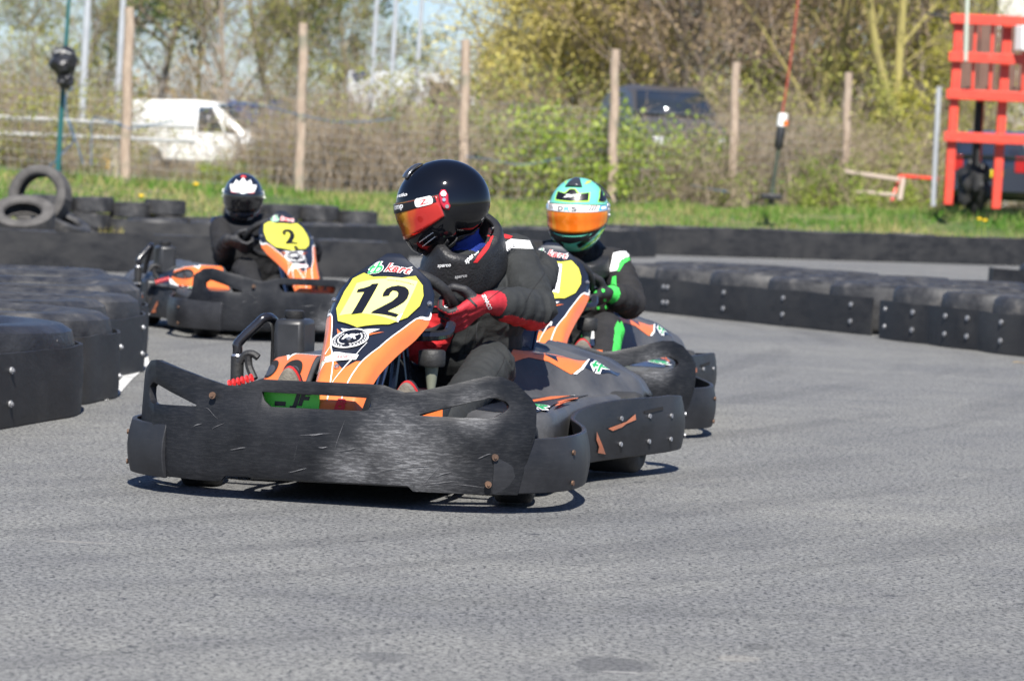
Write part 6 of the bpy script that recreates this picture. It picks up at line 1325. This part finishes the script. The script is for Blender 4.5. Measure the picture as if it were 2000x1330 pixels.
project([(poly2d([(-.004, -.09), (.004, -.09), (.020, .03), (.030, .05), (.018, .052), (.004, .03)]), 0, 0)], 852, 520, 1, -.25, bvh12, [PALE], p12)
ZIP = mat('zip_seam', (.045, .047, .05), rough=.5, metal=.3); SEAM = mat('suit_seam', (.004, .004, .005), rough=.9)
for (px, py, L_, w_, an, m_) in ((934, 625, .16, .0016, 1.50, ZIP), (915, 640, .18, .0010, 1.42, SEAM), (1046, 560, .14, .0012, 1.05, SEAM), (985, 565, .16, .0010, .62, SEAM), (968, 735, .14, .0010, 1.15, SEAM)):
    project([(poly2d([(-L_ / 2, -w_)] + [(L_ * (q / 8 - .5), -w_ + .004 * math.sin(q * .7)) for q in range(1, 8)] + [(L_ / 2, -w_), (L_ / 2, w_)] + [(L_ * (.5 - q / 8), w_ + .004 * math.sin((8 - q) * .7)) for q in range(1, 8)] + [(-L_ / 2, w_)]), 0, 0)], px, py, 1, an, bvh12, [m_], p12, 'seam', off=.001)
shoe(p12, W12((.60, .160, .115)), W12((.655, .165, .318)), D12((1, 0, .15))); shoe(p12, W12((.61, -.162, .115)), W12((.66, -.158, .340)), D12((1, .0, .15)))

# ---------------------------------------------------------------- driver in the green helmet
def rule1(t, p, n, j, D):
    if t == 'neck': return 'gloveK'
    if t == 'glove': return 'glove'
    if t in ('gloveK', 'gloveB'): return 'gloveK'
    if t == 'cuff': return 'green'
    if t == 'shinL' and n.dot(D((.1, .95, .1))) > .72: return 'green'
    if t == 'thigh' and n.dot(D((.1, .95, .1))) > .9: return 'green'
    return 'suit'
J1 = dict(hand=1.3, hipL=(-.33, .145, .16), hipR=(-.33, .0, .16), shL=(-.22, .250, .560), shR=(-.21, -.065, .575), neck=(-.19, .10, .60), head=(-.11, .107, .735), elL=(-.10, .315, .425), elR=(-.08, -.2, .42), rimL=22, rimR=165,
          kneeL=(.10, .225, .330), kneeR=(.06, -.10, .36), ankL=(.46, .215, .15), ankR=(.50, -.13, .16), toeL=(.55, .18, .21), toeR=(.58, -.14, .23))
p1, j1, W1, D1, bvh1 = make_person('driver in mint green helmet and black suit with bright green trim', K1_L, K1_R, J1, {'suit': SUITB, 'glove': GLK, 'gloveK': GLK, 'green': SUITL}, .0055, 9.4, rule1)
g1 = []
def pol(pts, m_, l=0): g1.append((poly2d(pts), m_, l))
pol([(-34, 25), (-42, 43), (-16, 40), (-7, 49), (7, 49), (16, 40), (42, 43), (34, 25), (0, 23)], 2, 0); pol([(-32, 27), (-38, 42), (-14, 38), (-6, 47), (6, 47), (14, 38), (38, 42), (32, 27), (0, 25)], 0, 1)
for s in (-1, 1):
    pol([(s * 54, 25), (s * 73, 42.5), (s * 114, 55), (s * 87.5, 36), (s * 136, 42), (s * 93.5, 24.5), (s * 74, 23)], 2, 0); pol([(s * 56, 26), (s * 74, 41), (s * 108, 52), (s * 86, 34), (s * 130, 40), (s * 92, 25), (s * 74, 24)], 0, 1)
    pol([(s * 100, 14), (s * 170, 30), (s * 178, 0), (s * 120, -12)], 0, 0); pol([(s * 100, 16), (s * 170, 33), (s * 172, 30), (s * 104, 13)], 2, 1)
    pol([(s * 20, -52), (s * 64, -26), (s * 110, -20), (s * 120, -23), (s * 70, -30), (s * 24, -56)], 2, 1); pol([(s * 12, -40), (s * 40, -26), (s * 62, -22), (s * 40, -34), (s * 16, -50)], 0, 0)
    pol([(s * 70, -36), (s * 96, -30), (s * 88, -36), (s * 104, -40), (s * 84, -42), (s * 80, -50), (s * 74, -42)], 0, 1)
    pol([(s * 30, 60), (s * 60, 72), (s * 130, 70), (s * 70, 66)], 2, 0)
pol([(-46, -25), (-20, -28), (20, -28), (36, -26), (24, -34), (0, -38), (-24, -36), (-44, -32)], 0, 2)
g1 += [(xform2d(fit_text('Zamp', 34, 7, .4, .03), 2, 34, .12), 1, 2), (xform2d(fit_text('D', 9, 6.4, 0, .02), -14, 12.6), 0, 12), (xform2d(fit_text('R', 9, 6.4, 0, .02), -3, 12.6), 3, 12), (xform2d(fit_text('S', 9, 6.4, 0, .02), 8, 12.6), 0, 12)]
for s in (-1, 1):
    for k in range(3): g1.append((poly2d([(s * (30 + 5 * k), 10), (s * (32 + 5 * k), 10), (s * (38 + 5 * k), 18), (s * (36 + 5 * k), 18)]), 0, 12))
    g1.append((poly2d([(s * 50, 9.5), (s * 78, 9.5), (s * 78, 17), (s * 56, 17.5)]), 3, 12)); g1.append((poly2d([(s * 56, 11), (s * 74, 11), (s * 74, 15.5), (s * 59, 16)]), 1, 13))
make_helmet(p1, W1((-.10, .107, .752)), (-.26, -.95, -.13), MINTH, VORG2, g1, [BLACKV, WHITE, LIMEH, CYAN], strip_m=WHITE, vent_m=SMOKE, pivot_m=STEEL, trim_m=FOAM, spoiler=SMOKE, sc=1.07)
nb1, nbv1 = brace(p1, W1, [(-.07, .10, .535), (-.09, .175, .54), (-.17, .215, .57), (-.27, .175, .625), (-.29, .10, .64), (-.26, .02, .625), (-.17, -.015, .57), (-.09, .02, .54)], .070, .050, BRACE)
art(1190, 480, 'omp', .030, .016, R(25), nbv1, p1, [WHITE])
project([(poly2d([(-.05, -.05), (-.018, -.045), (.0, .0), (.052, .022), (.05, .036), (-.005, .036), (-.032, .03)]), 0, 0), (poly2d([(-.018, -.045), (.0, .0), (.052, .022), (.055, .010), (.012, -.016), (-.008, -.05)]), 1, 1)], 1213, 508, 1, 0, bvh1, [WHITE, SUITL], p1)
art(1216, 510, 'sparco', .045, .011, R(40), bvh1, p1, [BLACKV]); art(1222, 595, 'SPARCO', .045, .018, R(-6), bvh1, p1, [BLACKV])
project([(rrect(.062, .026, .4), 0, 0), (fit_text('OMP', .022, .010, 0, .03), 1, 1)], 1160, 557, 1, R(20), bvh1, [WHITE, BLACKV], p1, 'glove_badge')
for (px, py) in ((1148, 575), (1163, 570), (1178, 568), (1150, 590), (1165, 588), (1181, 586), (1184, 600), (1168, 601)): project([(rrect(.012, .014, .4), 0, 0)], px, py, 1, .2, bvh1, [SUITL], p1, 'glove_pad')
project([(poly2d([(-.02, -.05), (.028, -.05), (.026, .02), (.008, .038), (-.016, .026)]), 0, 0), (poly2d([(-.034, -.03), (-.02, -.05), (-.016, .026), (-.03, .02)]), 1, 0)], 1148, 652, 1, 0, bvh1, [WHITE, SUITL], p1); project([(poly2d([(-.012, -.03), (.014, -.026), (.012, .03), (-.004, .024)]), 0, 0)], 1198, 552, 1, 0, bvh1, [SUITL], p1)
shoe(p1, W1((.60, .150, .125)), W1((.655, .150, .318)), D1((1, 0, .15))); shoe(p1, W1((.61, -.15, .12)), W1((.66, -.15, .30)), D1((1, .0, .15)))

# ---------------------------------------------------------------- driver of kart 2
def rule2(t, p, n, j, D):
    if t == 'neck': return 'red' if n.z > .3 else 'suit'
    if t.startswith('glove'): return 'gloveK'
    if t == 'cuff': return 'gloveK'
    return 'suit'
J2 = dict(hipL=(-.33, .10, .16), hipR=(-.33, -.04, .16), shL=(-.22, .145, .55), shR=(-.21, -.18, .535), neck=(-.20, -.06, .575), head=(-.15, -.085, .70), elL=(-.06, .27, .42), elR=(-.08, -.20, .40), rimL=15, rimR=168,
          kneeL=(.08, .22, .31), kneeR=(.06, -.12, .33), ankL=(.48, .17, .15), ankR=(.50, -.15, .16), toeL=(.56, .165, .21), toeR=(.58, -.155, .22))
p2, j2, W2, D2, bvh2 = make_person('driver in dark helmet with white crown shape, all in black, in the farthest kart', K2_L, K2_R, J2, {'suit': SUITN, 'red': SUITR, 'gloveK': GLK}, .0075, 5.7, rule2)
g2 = [(poly2d([(-28, 19), (-50, 40), (-30, 40), (-32, 56), (-12, 47), (0, 66), (14, 48), (36, 57), (32, 40), (54, 40), (30, 19), (0, 16)]), 0, 0), (xform2d(ring2d(11, 9, 3.2, 4), 0, 31, PI / 4), 1, 1), (ell(0, 30, 3, 3), 1, 1), (ell(0, 70, 20, 4), 1, 0), (poly2d([(-32, 19), (0, 15.5), (34, 19), (32, 21), (0, 18), (-30, 21)]), 1, 1), (poly2d([(-60, -56), (-30, -52), (-34, -58), (-60, -61)]), 1, 1), (poly2d([(50, -40), (84, -22), (92, -24), (56, -46)]), 1, 1), (ell(26, -44, 9, 3), 0, 1)]
make_helmet(p2, W2((-.15, -.087, .712)), (.02, -.98, -.20), mat('dark_blue_helmet', (.008, .010, .017), rough=.18, coat=.8), VDK, g2, [WHITE, mat('helmet_red', (.75, .05, .03), rough=.3)], vent_m=None, pivot_m=FOAM, trim_m=FOAM, sc=1.0)
nb2, nbv2 = brace(p2, W2, [(-.10, -.06, .535), (-.13, .03, .54), (-.2, .06, .565), (-.28, .0, .60), (-.29, -.06, .61), (-.28, -.13, .60), (-.2, -.17, .565), (-.13, -.14, .54)], .055, .045, SUITN, 'collar')
project([(poly2d([(-.03, -.05), (-.01, -.05), (.02, .02), (.03, .05), (.015, .05), (.0, .01)]), 0, 0)], 522, 410, 1, .4, nbv2, [SUITR], p2); project([(rrect(.04, .045, .3), 0, 0)], 534, 405, 1, 0, nbv2, [WHITE], p2)
shoe(p2, W2((.60, .160, .115)), W2((.655, .165, .30)), D2((1, 0, .15))); shoe(p2, W2((.61, -.162, .115)), W2((.66, -.158, .29)), D2((1, .0, .15)))
